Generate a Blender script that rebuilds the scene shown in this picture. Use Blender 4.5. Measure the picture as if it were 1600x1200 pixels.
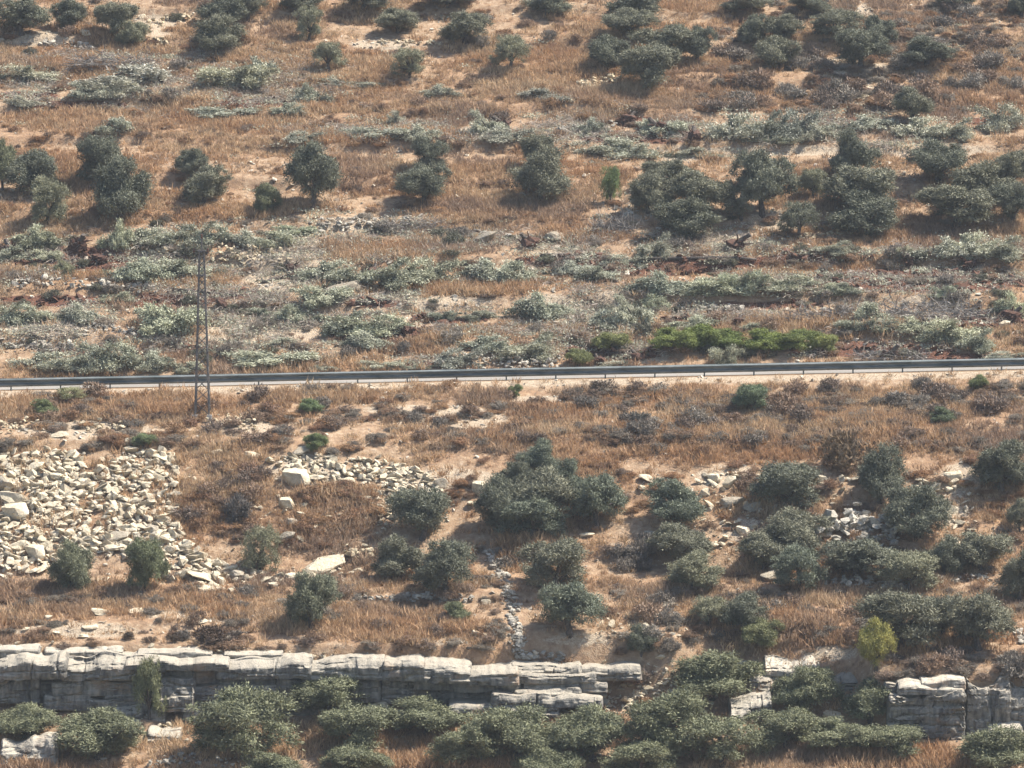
import bpy, bmesh, math, random
import numpy as np

# ------------------------------------------------------------------ clear
for o in list(bpy.data.objects):
    bpy.data.objects.remove(o, do_unlink=True)
SC = bpy.context.scene
COL = SC.collection
R = math.radians

# ------------------------------------------------------------------ camera
CAM = np.array([0.0, -260.0, 18.0])
PITCH = math.atan2(18.0, 260.0)
FPX = 6760.0                                   # focal length in pixels of a 1600 px wide frame
cam = bpy.data.cameras.new('camera')
cam.sensor_width = 36.0
cam.lens = FPX * 36.0 / 1600.0
cam.clip_start = 1.0
cam.clip_end = 2000.0
camo = bpy.data.objects.new('camera', cam)
camo.location = CAM
camo.rotation_euler = (math.pi / 2 - PITCH, 0, 0)
COL.objects.link(camo)
SC.camera = camo

# ------------------------------------------------------------------ sky and sun
SUN = np.array([0.56, 0.05, 0.82]); SUN /= np.linalg.norm(SUN)
world = bpy.data.worlds.new('World'); SC.world = world
world.use_nodes = True
wn = world.node_tree.nodes; wl = world.node_tree.links
wn.clear()
wout = wn.new('ShaderNodeOutputWorld'); bg = wn.new('ShaderNodeBackground'); sky = wn.new('ShaderNodeTexSky')
sky.sky_type = 'NISHITA'; sky.sun_disc = False
sky.sun_elevation = math.asin(SUN[2]); sky.sun_rotation = math.atan2(SUN[0], SUN[1])
sky.altitude = 500.0; sky.air_density = 1.0; sky.dust_density = 2.0
bg.inputs['Strength'].default_value = 0.105
wl.new(sky.outputs[0], bg.inputs['Color']); wl.new(bg.outputs[0], wout.inputs['Surface'])
sun = bpy.data.lights.new('sun', 'SUN'); sun.energy = 5.0; sun.angle = R(0.55); sun.color = (1.0, 0.95, 0.87)
suno = bpy.data.objects.new('sun', sun)
from mathutils import Vector, Matrix, Euler
suno.rotation_euler = Vector(SUN).to_track_quat('Z', 'Y').to_euler()
suno.location = (60, 20, 120)
COL.objects.link(suno)
SC.view_settings.view_transform = 'Standard'
SC.view_settings.look = 'None'
SC.view_settings.gamma = 1.0
SC.view_settings.use_curve_mapping = False
SC.view_settings.exposure = 0.95
SC.cycles.max_bounces = 4
SC.cycles.diffuse_bounces = 2
SC.cycles.transmission_bounces = 2
SC.cycles.adaptive_threshold = 0.03
SC.cycles.volume_bounces = 0

# ------------------------------------------------------------------ numbers
rng = np.random.default_rng(11)
_LAT = np.random.default_rng(5).random((256, 256))
def vnoise(x, y, s=0):
    x = np.asarray(x, float) + 37.7 * s; y = np.asarray(y, float) + 91.3 * s
    xi = np.floor(x).astype(int); yi = np.floor(y).astype(int)
    fx = x - xi; fy = y - yi
    fx = fx * fx * (3 - 2 * fx); fy = fy * fy * (3 - 2 * fy)
    a = _LAT[xi & 255, yi & 255]; b = _LAT[(xi + 1) & 255, yi & 255]
    c = _LAT[xi & 255, (yi + 1) & 255]; d = _LAT[(xi + 1) & 255, (yi + 1) & 255]
    return (a * (1 - fx) + b * fx) * (1 - fy) + (c * (1 - fx) + d * fx) * fy
def fbm(x, y, s=0, o=4):
    t = 0; a = 0.5; n = 0
    for i in range(o):
        t = t + a * vnoise(np.asarray(x) * 2 ** i, np.asarray(y) * 2 ** i, s + i); n += a; a *= 0.5
    return t / n
def sstep(a, b, x):
    t = np.clip((np.asarray(x, float) - a) / (b - a), 0, 1)
    return t * t * (3 - 2 * t)

# ------------------------------------------------------------------ the hillside as a height function
_PY = np.array([-120, -70, -46, -38, -29.5, -18.5, -9.5, -1.2, -0.3, 7.6, 9.4, 62, 95, 115, 150], float)
_SL = np.array([0.25, 0.30, 0.30, 0.38, 0.30, 0.66, 0.35, 0.30, 0.0, 0.55, 0.435, 0.43, 0.40, 0.33], float)
_PZ = np.concatenate([[0], np.cumsum(np.diff(_PY) * _SL)])
_PZ -= np.interp(-0.1, _PY, _PZ)
def road_z(x):
    return 0.19 + 0.0203 * np.asarray(x, float)
def cliff_y(x):
    x = np.asarray(x, float)
    return -29.6 - 2.6 * sstep(9, 19, x) + 0.5 * (vnoise(x / 5, 0 * x, 3) - 0.5)
def cliff_w(x):
    x = np.asarray(x, float)
    return 0.7 + 5.0 * sstep(7.5, 11, x) * (1 - sstep(18.0, 19.8, x)) + 1.8 * sstep(-1.5, 0.5, x) * (1 - sstep(7, 9, x))
def height(x, y):
    x = np.asarray(x, float); y = np.asarray(y, float)
    z = np.interp(y, _PY, _PZ)
    z = z + road_z(x) * np.exp(-np.clip(np.abs(y - 3.5) - 4, 0, None) / 9.0)
    c = cliff_y(x); w = cliff_w(x)
    z = z - 3.0 * (1 - sstep(0, 1, (y - c) / w))
    off = sstep(9.2, 11.5, y) + (1 - sstep(-7, -3.5, y))
    # terraces
    s = y + 2.4 * (fbm(x / 16, y / 26, 7, 2) - 0.5) * 2
    up = sstep(9, 11, y)
    p = np.where(y > 4, 5.4, 4.6)
    f = (s / p) - np.floor(s / p)
    amp = (0.25 + 0.85 * vnoise(x / 9, np.floor(s / p) * 3.7, 12)) * np.where(y > 4, 0.75, 0.55) * off
    amp = amp * np.where((y < -9) & (y > -19) & (x < -3), 0.25, 1.0)
    z = z + amp * (sstep(0.0, 0.11, f) - f)
    z = z + off * (0.55 * (fbm(x / 7, y / 7, 20, 3) - 0.5) + 0.16 * (fbm(x / 1.1, y / 1.1, 31, 3) - 0.5))
    z = z + (1 - off) * sstep(0.4, 1.5, np.abs(y - 3.5) - 3.6) * 0.10 * (fbm(x / 0.8, y / 0.8, 32, 2) - 0.5)
    return z

CP, SP = math.cos(PITCH), math.sin(PITCH)
def project(x, y, z):
    dx = np.asarray(x) - CAM[0]; dy = np.asarray(y) - CAM[1]; dz = np.asarray(z) - CAM[2]
    dep = dy * CP - dz * SP
    u = dy * SP + dz * CP
    return 800 + FPX * dx / dep, 600 - FPX * u / dep
def ray(px, py):
    px = np.asarray(px, float); py = np.asarray(py, float)
    a = (px - 800) / FPX; b = (600 - py) / FPX
    return np.stack([a, CP + b * SP, -SP + b * CP], -1)
_GX0, _GY0, _GD = -62.0, -62.0, 0.2
_gxs = np.arange(_GX0, 62.01, _GD); _gys = np.arange(_GY0, 130.01, _GD)
_GH = height(*np.meshgrid(_gxs, _gys))
def hf(x, y):
    """the hillside height from a fine grid"""
    u = np.clip((np.asarray(x, float) - _GX0) / _GD, 0, len(_gxs) - 1.001); v = np.clip((np.asarray(y, float) - _GY0) / _GD, 0, len(_gys) - 1.001)
    i = u.astype(int); j = v.astype(int); fu = u - i; fv = v - j
    return (_GH[j, i] * (1 - fu) + _GH[j, i + 1] * fu) * (1 - fv) + (_GH[j + 1, i] * (1 - fu) + _GH[j + 1, i + 1] * fu) * fv
_TT = np.arange(208.0, 345.0, 0.2)
def ground(px, py):
    """points of the hillside seen at these photo pixels"""
    px = np.atleast_1d(np.asarray(px, float)); py = np.atleast_1d(np.asarray(py, float))
    out = np.zeros((len(px), 3))
    for s in range(0, len(px), 300):
        d = ray(px[s:s + 300], py[s:s + 300])
        P = CAM + d[:, None, :] * _TT[None, :, None]
        below = P[..., 2] < hf(P[..., 0], P[..., 1])
        k = np.where(below.any(1), below.argmax(1), len(_TT) - 1)
        hi = _TT[k]; lo = hi - 0.2
        for i in range(7):
            m = (lo + hi) / 2; Q = CAM + d * m[:, None]
            hit = Q[:, 2] < hf(Q[:, 0], Q[:, 1])
            hi = np.where(hit, m, hi); lo = np.where(hit, lo, m)
        out[s:s + 300] = CAM + d * hi[:, None]
    return out
def scale_at(P):
    return FPX / (P[1] - CAM[1])                # photo pixels per metre there
def at_depth(px, py, Y):
    d = ray(px, py); t = (Y - CAM[1]) / d[1]
    return CAM + d * t

# ------------------------------------------------------------------ mesh helpers
def mesh_np(name, V, F, mat=None, smooth=False, attrs=None):
    V = np.asarray(V, np.float32); F = np.asarray(F, np.int32)
    me = bpy.data.meshes.new(name)
    k = F.shape[1]
    me.vertices.add(len(V)); me.vertices.foreach_set('co', V.ravel())
    me.loops.add(F.size); me.loops.foreach_set('vertex_index', F.ravel())
    me.polygons.add(len(F))
    me.polygons.foreach_set('loop_start', np.arange(0, F.size, k, dtype=np.int32))
    try: me.polygons.foreach_set('loop_total', np.full(len(F), k, np.int32))
    except Exception: pass
    me.polygons.foreach_set('use_smooth', np.full(len(F), smooth, bool))
    if attrs:
        for n, (typ, dat) in attrs.items():
            a = me.attributes.new(n, typ, 'POINT')
            if typ == 'FLOAT': a.data.foreach_set('value', np.asarray(dat, np.float32))
            elif typ == 'FLOAT_COLOR': a.data.foreach_set('color', np.asarray(dat, np.float32).ravel())
            elif typ == 'FLOAT_VECTOR': a.data.foreach_set('vector', np.asarray(dat, np.float32).ravel())
            elif typ == 'INT': a.data.foreach_set('value', np.asarray(dat, np.int32))
    me.update(calc_edges=True); me.validate()
    if mat: me.materials.append(mat)
    return me
def obj(name, me, parent=None, loc=None, rot=None, scl=None):
    o = bpy.data.objects.new(name, me); COL.objects.link(o)
    if parent is not None: o.parent = parent
    if loc is not None: o.location = loc
    if rot is not None: o.rotation_euler = rot
    if scl is not None: o.scale = scl
    return o
def tag(o, label=None, cat=None, group=None, kind=None):
    if label: o['label'] = label
    if cat: o['category'] = cat
    if group: o['group'] = group
    if kind: o['kind'] = kind
    return o
def tube(path, rad, n=7):
    path = np.asarray(path, float); V = []; F = []
    for i, p in enumerate(path):
        t = path[min(i + 1, len(path) - 1)] - path[max(i - 1, 0)]
        t = t / (np.linalg.norm(t) + 1e-9)
        a = np.cross(t, [0.3, 1, 0.2] if abs(t[1]) < 0.9 else [1, 0, 0]); a /= np.linalg.norm(a); b = np.cross(t, a)
        for k in range(n):
            an = 2 * math.pi * k / n
            V.append(p + rad[i] * (a * math.cos(an) + b * math.sin(an)))
    for i in range(len(path) - 1):
        for k in range(n):
            k2 = (k + 1) % n
            F.append([i * n + k, i * n + k2, (i + 1) * n + k2, (i + 1) * n + k])
    V.append(path[0]); V.append(path[-1])
    c0, c1 = len(V) - 2, len(V) - 1
    for k in range(n):
        F.append([c0, (k + 1) % n, k, k]); F.append([c1, (len(path) - 1) * n + k, (len(path) - 1) * n + (k + 1) % n, (len(path) - 1) * n + (k + 1) % n])
    return np.array(V), F
def join(parts):
    V = []; F = []; o = 0
    for v, f in parts:
        V.append(np.asarray(v, float)); F += [[i + o for i in q] for q in f]; o += len(v)
    return np.concatenate(V), F
def mesh_py(name, V, F, mat, smooth=False):
    me = bpy.data.meshes.new(name)
    clean = []
    for q in F:
        r = []
        for i in q:
            if int(i) not in r: r.append(int(i))
        clean.append(r)
    me.from_pydata([tuple(map(float, v)) for v in V], [], clean)
    me.polygons.foreach_set('use_smooth', np.full(len(clean), smooth, bool))
    me.materials.append(mat); me.update()
    return me
def box(c, s, rot=None):
    c = np.array(c, float); h = np.array(s, float) / 2
    V = np.array([[x, y, z] for x in (-1, 1) for y in (-1, 1) for z in (-1, 1)], float) * h
    if rot is not None: V = V @ np.array(rot).T
    return V + c, [[0, 1, 3, 2], [4, 6, 7, 5], [0, 4, 5, 1], [2, 3, 7, 6], [0, 2, 6, 4], [1, 5, 7, 3]]
def bar(a, b, t):
    """square bar from a to b, t thick"""
    a = np.array(a, float); b = np.array(b, float); d = b - a; L = np.linalg.norm(d); d /= L
    u = np.cross(d, [0, 1, 0] if abs(d[1]) < 0.9 else [1, 0, 0]); u /= np.linalg.norm(u); w = np.cross(d, u)
    return box((a + b) / 2, (t, t, L), np.stack([u, w, d], 1))

# ------------------------------------------------------------------ materials
class NT:
    def __init__(s, name):
        s.m = bpy.data.materials.new(name); s.m.use_nodes = True
        s.t = s.m.node_tree; s.t.nodes.clear()
        s.out = s.t.nodes.new('ShaderNodeOutputMaterial')
    def n(s, typ, **kw):
        nd = s.t.nodes.new(typ)
        for k, v in kw.items():
            if k.startswith('i_'):
                key = k[2:]
                key = int(key) if key.isdigit() else key
                nd.inputs[key].default_value = v
            else: setattr(nd, k, v)
        return nd
    def l(s, a, b): s.t.links.new(a, b)
    def noise(s, scale, detail=3, rough=0.55, vec=None, dist=0.0):
        nd = s.n('ShaderNodeTexNoise'); nd.inputs['Scale'].default_value = scale
        nd.inputs['Detail'].default_value = detail; nd.inputs['Roughness'].default_value = rough
        nd.inputs['Distortion'].default_value = dist
        if vec is not None: s.l(vec, nd.inputs['Vector'])
        return nd.outputs['Fac']
    def ramp(s, fac, stops):
        nd = s.n('ShaderNodeValToRGB'); cr = nd.color_ramp
        while len(cr.elements) < len(stops): cr.elements.new(0.5)
        for e, (p, c) in zip(cr.elements, stops):
            e.position = p; e.color = (c[0], c[1], c[2], 1) if not isinstance(c, (int, float)) else (c, c, c, 1)
        s.l(fac, nd.inputs['Fac']); return nd.outputs['Color']
    def mix(s, fac, a, b, mode='MIX'):
        nd = s.n('ShaderNodeMix', data_type='RGBA', blend_type=mode)
        for sock, v in ((nd.inputs['Factor'], fac), (nd.inputs[6], a), (nd.inputs[7], b)):
            if isinstance(v, (int, float)): sock.default_value = v
            elif isinstance(v, tuple): sock.default_value = (*v, 1)
            else: s.l(v, sock)
        return nd.outputs[2]
    def math(s, op, a, b=0.5, c=None):
        nd = s.n('ShaderNodeMath', operation=op)
        for i, v in enumerate((a, b, c)):
            if v is None: continue
            if isinstance(v, (int, float)): nd.inputs[i].default_value = v
            else: s.l(v, nd.inputs[i])
        return nd.outputs[0]
    def attr(s, name, typ='GEOMETRY'):
        return s.n('ShaderNodeAttribute', attribute_name=name, attribute_type=typ)
    def pos(s, scale=(1, 1, 1), obj_space=False):
        m = s.n('ShaderNodeMapping'); m.inputs['Scale'].default_value = scale
        if obj_space: s.l(s.n('ShaderNodeTexCoord').outputs['Object'], m.inputs['Vector'])
        else: s.l(s.n('ShaderNodeNewGeometry').outputs['Position'], m.inputs['Vector'])
        return m.outputs[0]
    def surf(s, col, rough=0.9, bump=None, bstr=0.5, bdist=0.05, trans=0.0, metal=0.0, spec=0.2):
        b = s.n('ShaderNodeBsdfPrincipled')
        if isinstance(col, tuple): b.inputs['Base Color'].default_value = (*col, 1)
        else: s.l(col, b.inputs['Base Color'])
        if isinstance(rough, (int, float)): b.inputs['Roughness'].default_value = rough
        else: s.l(rough, b.inputs['Roughness'])
        b.inputs['Metallic'].default_value = metal
        b.inputs['Specular IOR Level'].default_value = spec
        if bump is not None:
            bp = s.n('ShaderNodeBump'); bp.inputs['Strength'].default_value = bstr; bp.inputs['Distance'].default_value = bdist
            s.l(bump, bp.inputs['Height']); s.l(bp.outputs[0], b.inputs['Normal'])
        if trans > 0:
            t = s.n('ShaderNodeBsdfTranslucent'); mx = s.n('ShaderNodeMixShader'); mx.inputs[0].default_value = trans
            if isinstance(col, tuple): t.inputs[0].default_value = (*col, 1)
            else: s.l(col, t.inputs[0])
            s.l(b.outputs[0], mx.inputs[1]); s.l(t.outputs[0], mx.inputs[2]); s.l(mx.outputs[0], s.out.inputs['Surface'])
        else:
            s.l(b.outputs[0], s.out.inputs['Surface'])
        return s.m

def leaf_mat(name, dark, light, trans=0.2):
    t = NT(name)
    a = t.attr('tone'); oi = t.n('ShaderNodeObjectInfo')
    c = t.mix(a.outputs['Fac'], dark, light)
    c = t.mix(1.0, c, oi.outputs['Color'], 'MULTIPLY')
    return t.surf(c, 0.65, trans=trans, spec=0.25)
M = {}
M['olive'] = leaf_mat('olive_foliage', (0.088, 0.090, 0.060), (0.30, 0.288, 0.195), 0.16)
M['felled'] = leaf_mat('felled_foliage', (0.185, 0.178, 0.132), (0.63, 0.595, 0.475), 0.12)
M['shrub'] = leaf_mat('dry_shrub_twigs', (0.62, 0.62, 0.62), (1.25, 1.25, 1.25), 0.1)
t = NT('bark'); c = t.ramp(t.noise(9, 4, vec=t.pos(obj_space=True)), [(0.3, (0.045, 0.036, 0.030)), (0.7, (0.15, 0.125, 0.105))])
M['bark'] = t.surf(c, 0.95)
t = NT('dead_twigs'); c = t.ramp(t.noise(5, 3, vec=t.pos(obj_space=True)), [(0.3, (0.12, 0.105, 0.095)), (0.7, (0.33, 0.30, 0.265))])
M['twigs'] = t.surf(c, 0.95)
t = NT('root_earth'); c = t.ramp(t.noise(7, 4, vec=t.pos(obj_space=True)), [(0.3, (0.045, 0.026, 0.020)), (0.7, (0.135, 0.076, 0.055))])
M['root'] = t.surf(c, 1.0)
def rock_mat(name, lo, mid, hi, sc=1.6):
    t = NT(name); p = t.pos((1, 1, 1))
    a = t.noise(sc, 5, 0.65, p); b = t.noise(7.0, 4, 0.7, p)
    c = t.ramp(a, [(0.28, lo), (0.5, mid), (0.72, hi)])
    c = t.mix(t.ramp(b, [(0.38, 0.75), (0.6, 0.0)]), c, lo)
    oi = t.n('ShaderNodeObjectInfo'); c = t.mix(1.0, c, oi.outputs['Color'], 'MULTIPLY')
    return t.surf(c, 0.95, bump=b, bstr=0.7, bdist=0.08)
M['rock'] = rock_mat('fresh_limestone', (0.39, 0.32, 0.225), (0.58, 0.50, 0.37), (0.67, 0.59, 0.445))
M['grock'] = rock_mat('weathered_limestone', (0.20, 0.185, 0.165), (0.36, 0.335, 0.295), (0.50, 0.46, 0.40))
# cliff rock: weathered bands, vertical water streaks, face shade darkened into the colour
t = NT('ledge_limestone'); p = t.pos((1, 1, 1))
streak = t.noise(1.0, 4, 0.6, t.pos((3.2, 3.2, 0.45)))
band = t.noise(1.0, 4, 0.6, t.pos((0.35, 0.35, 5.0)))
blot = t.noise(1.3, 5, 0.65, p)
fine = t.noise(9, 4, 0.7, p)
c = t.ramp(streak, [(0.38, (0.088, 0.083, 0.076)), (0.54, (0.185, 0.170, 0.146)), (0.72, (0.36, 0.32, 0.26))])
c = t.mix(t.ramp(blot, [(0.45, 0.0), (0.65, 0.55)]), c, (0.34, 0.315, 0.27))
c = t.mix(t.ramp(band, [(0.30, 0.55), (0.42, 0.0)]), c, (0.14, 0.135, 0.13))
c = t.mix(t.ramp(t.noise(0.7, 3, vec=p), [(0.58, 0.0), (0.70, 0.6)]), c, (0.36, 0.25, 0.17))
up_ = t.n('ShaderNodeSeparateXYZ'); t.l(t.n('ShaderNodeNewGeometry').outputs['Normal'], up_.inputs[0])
c = t.mix(t.ramp(t.math('ADD', up_.outputs[2], t.math('MULTIPLY', t.math('SUBTRACT', fine, 0.5), 0.5)), [(0.55, 0.0), (0.88, 0.65)]), c, (0.47, 0.41, 0.32))  # tops mixed to cream, leaving the painted shade on upright faces
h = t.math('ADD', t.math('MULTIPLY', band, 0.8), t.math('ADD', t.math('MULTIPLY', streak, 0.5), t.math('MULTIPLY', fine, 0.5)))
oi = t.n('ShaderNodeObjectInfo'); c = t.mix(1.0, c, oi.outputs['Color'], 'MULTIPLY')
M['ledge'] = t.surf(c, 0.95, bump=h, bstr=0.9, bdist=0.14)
# the hillside soil
t = NT('hillside_soil'); p = t.pos((1, 1, 1)); pst = t.pos((0.22, 0.55, 0.9))
mk = t.n('ShaderNodeSeparateColor'); t.l(t.attr('cover').outputs['Color'], mk.inputs[0])
n1 = t.noise(0.9, 5, 0.6, pst); n2 = t.noise(2.6, 5, 0.65, p); n3 = t.noise(11, 3, 0.6, p)
c = t.ramp(n2, [(0.30, (0.215, 0.138, 0.086)), (0.50, (0.315, 0.215, 0.136)), (0.70, (0.425, 0.32, 0.22))])
gr = t.ramp(n2, [(0.3, (0.205, 0.132, 0.085)), (0.55, (0.315, 0.202, 0.122)), (0.75, (0.42, 0.298, 0.19))])
f = t.math('ADD', mk.outputs[0], t.math('MULTIPLY', t.math('SUBTRACT', n1, 0.5), 1.2))
c = t.mix(t.ramp(f, [(0.30, 0.0), (0.62, 1.0)]), c, gr)
pale = t.ramp(n3, [(0.35, (0.27, 0.20, 0.138)), (0.6, (0.45, 0.365, 0.265))])
f = t.math('ADD', mk.outputs[2], t.math('MULTIPLY', t.math('SUBTRACT', n2, 0.5), 1.0))
c = t.mix(t.ramp(f, [(0.45, 0.0), (0.75, 1.0)]), c, pale)
red = t.ramp(n3, [(0.35, (0.065, 0.033, 0.024)), (0.65, (0.19, 0.095, 0.062))])
f = t.math('ADD', mk.outputs[1], t.math('MULTIPLY', t.math('SUBTRACT', n2, 0.5), 0.9))
c = t.mix(t.ramp(f, [(0.45, 0.0), (0.70, 1.0)]), c, red)
vor = t.n('ShaderNodeTexVoronoi'); vor.inputs['Scale'].default_value = 5.5; t.l(p, vor.inputs['Vector'])
c = t.mix(t.math('MULTIPLY', t.ramp(vor.outputs['Distance'], [(0.10, 1.0), (0.2, 0.0)]), t.ramp(n2, [(0.5, 0.0), (0.66, 0.85)])), c, (0.58, 0.52, 0.42))
M['soil'] = t.surf(c, 1.0, bump=t.math('ADD', n2, t.math('MULTIPLY', n3, 0.5)), bstr=0.8, bdist=0.12, spec=0.05)
t = NT('old_asphalt'); p = t.pos()
c = t.ramp(t.noise(0.8, 4, vec=t.pos((0.2, 1.5, 1))), [(0.3, (0.22, 0.20, 0.175)), (0.7, (0.31, 0.285, 0.25))])
M['road'] = t.surf(c, 0.85, bump=t.noise(40, 2, vec=p), bstr=0.3, bdist=0.01, spec=0.05)
t = NT('road_paint'); c = t.ramp(t.noise(3, 4, vec=t.pos()), [(0.35, (0.5, 0.5, 0.48)), (0.6, (0.78, 0.78, 0.75))]); M['paint'] = t.surf(c, 0.7)
t = NT('galvanised_steel'); c = t.ramp(t.noise(1.6, 4, vec=t.pos((0.5, 1, 2))), [(0.35, (0.09, 0.108, 0.105)), (0.65, (0.20, 0.215, 0.205))])
M['steel'] = t.surf(c, 0.6, metal=0.35, spec=0.5)
t = NT('pylon_steel'); c = t.ramp(t.noise(4, 3, vec=t.pos()), [(0.3, (0.09, 0.078, 0.068)), (0.7, (0.24, 0.215, 0.19))])
M['pylon'] = t.surf(c, 0.6, metal=0.2, spec=0.4)
t = NT('insulator_glaze'); M['insul'] = t.surf((0.13, 0.07, 0.05), 0.3)
t = NT('concrete_footing'); M['concrete'] = t.surf((0.42, 0.39, 0.34), 0.9)
def tint_mat(name, trans):
    t = NT(name); a = t.attr('tint', 'INSTANCER'); b = t.attr('tone')
    c = t.mix(1.0, a.outputs['Color'], t.ramp(b.outputs['Fac'], [(0, 0.68), (1, 1.28)]), 'MULTIPLY')
    return t.surf(c, 0.9, trans=trans, spec=0.1)
M['grass'] = tint_mat('dry_grass', 0.3)
t = NT('gravel_limestone'); a = t.attr('tint', 'INSTANCER'); M['gravel'] = t.surf(a.outputs['Color'], 0.95)

# ================================================================== the ground
# patches of ground cover: centre and half size in photo pixels of the hillside
PALE = [(1330,112,70,28),(1352,152,22,30),(430,420,70,45),(470,395,50,30),(660,472,130,14),(80,512,90,22),(620,510,50,22),(870,392,45,16),(1120,372,80,18),
        (1215,345,60,20),(700,655,110,24),(390,668,60,20),(140,672,130,18),(850,625,80,8),(620,640,60,10),(480,735,70,30),(700,750,90,22),(1140,745,60,22),
        (330,960,120,14),(120,985,120,14),(900,1000,60,14),(1210,1050,90,22),(1300,1020,60,14),(1500,750,40,30),(60,60,70,14),(240,40,40,20),(600,70,60,10),
        (1000,330,30,14),(1230,235,160,10),(1450,235,120,12),(1060,240,60,14),(760,205,60,10),(900,210,50,12),(440,520,70,20),(1000,560,60,10),(1460,470,60,12),
        (370,520,60,25),(860,480,60,25),(960,470,40,20),(560,350,80,14),(180,30,30,10),(1350,30,20,30),(1480,800,40,25),(1170,830,50,22),(690,1000,60,10)]
RED = [(140,405,75,22),(80,470,110,10),(290,468,60,15),(1100,411,130,12),(1440,438,200,22),(1340,546,130,14),(1510,565,100,15),(950,552,90,14),(540,515,36,16),
       (1035,212,60,15),(990,190,36,11),(230,470,36,14),(880,408,90,12),(620,520,50,16),(1540,500,80,16),(1290,400,100,8),(120,165,100,9),(40,150,60,9),(1230,408,80,9),
       (60,408,50,9),(1000,424,130,9),(700,500,70,7),(1200,476,100,8),(590,474,60,6),(350,460,60,9),(1400,552,120,9),(400,162,80,8),(960,215,70,9),(1330,190,80,9),(1560,190,60,9),
       (480,432,50,8),(770,205,40,9),(460,500,60,8),(1080,500,60,7),(300,545,50,7),(680,570,60,6),(150,550,80,7)]
GRASSY = [(60,432,130,16),(620,392,150,18),(700,452,150,14),(1300,415,140,24),(1440,372,70,30),(110,360,60,16),(350,445,60,20),(160,640,180,28),(430,120,160,40),
          (250,190,240,26),(640,170,200,22),(800,110,120,40),(330,330,140,14),(560,275,90,30),(760,280,80,30),(920,280,60,30),(660,540,70,20),(320,775,90,55),
          (520,800,80,50),(260,950,260,24),(130,925,110,14),(450,950,160,30),(640,985,140,30),(700,900,60,40),(1020,915,110,12),(1240,940,120,12),(1530,790,70,40),
          (1180,690,420,34),(1250,640,380,30),(200,640,220,26),(500,620,120,12),(800,690,200,20),(1300,1000,120,14),(400,1170,90,16),(100,1110,90,12),(680,1190,160,14),(1250,1180,260,16),(780,330,100,20),(1250,310,60,30),(1010,150,90,30)]
def blob(px, py, lst, soft=0.55):
    m = np.zeros(np.shape(px))
    for cx, cy, rx, ry in lst:
        d = np.sqrt(((px - cx) / rx) ** 2 + ((py - cy) / ry) ** 2)
        m = np.maximum(m, 1 - sstep(soft, 1.25, d))
    return m
def cover(x, y, z):
    px, py = project(x, y, z)
    pale = blob(px, py, PALE); red = blob(px, py, RED); gra = blob(px, py, GRASSY)
    n = fbm(x / 6, y / 2.6, 51, 3)
    base = sstep(0.36, 0.62, n)
    g = np.clip(0.28 + 0.5 * base + 0.55 * gra - 0.65 * pale - 0.6 * red, 0, 1)
    verge = sstep(-1.9, -0.9, y) * (1 - sstep(-0.2, 0.4, y))
    g = np.clip(g - 0.7 * verge, 0, 1); pale = np.maximum(pale, 0.75 * verge)
    return g, red, pale

ys = np.concatenate([np.arange(-120, -46, 1.6), np.arange(-46, 66, 0.22), np.arange(66, 150.1, 2.0)])
xs = np.concatenate([np.arange(-140, -46, 2.5), np.arange(-46, 46, 0.26), np.arange(46, 140.1, 2.5)])
X, Y = np.meshgrid(xs, ys)
Z = height(X, Y)
g, r, pl = cover(X.ravel(), Y.ravel(), Z.ravel())
nx, ny = len(xs), len(ys)
idx = np.arange(nx * ny).reshape(ny, nx)
F = np.stack([idx[:-1, :-1].ravel(), idx[:-1, 1:].ravel(), idx[1:, 1:].ravel(), idx[1:, :-1].ravel()], 1)
me = mesh_np('hillside', np.stack([X.ravel(), Y.ravel(), Z.ravel()], 1), F, M['soil'], True,
             {'cover': ('FLOAT_COLOR', np.stack([g, r, pl, np.ones_like(g)], 1))})
tag(obj('hillside', me), kind='structure')

# the road: a strip of old asphalt with a worn edge line, lying on its bench
def strip(name, y0, y1, dz, mat, seg=60, wob=0.0):
    V = []; F = []
    for i in range(seg + 1):
        x = -130 + 260 * i / seg
        w = wob * (float(vnoise(x / 2.3, 0, 77)) - 0.5)
        V += [(x, y0 + w, float(road_z(x)) + dz), (x, y1, float(road_z(x)) + dz)]
        if i: F.append([2 * i - 2, 2 * i, 2 * i + 1, 2 * i - 1])
    return tag(obj(name, mesh_py(name, V, F, mat)), kind='structure')
strip('road', 0.75, 6.9, 0.035, M['road'], 240, 0.35)

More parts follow.
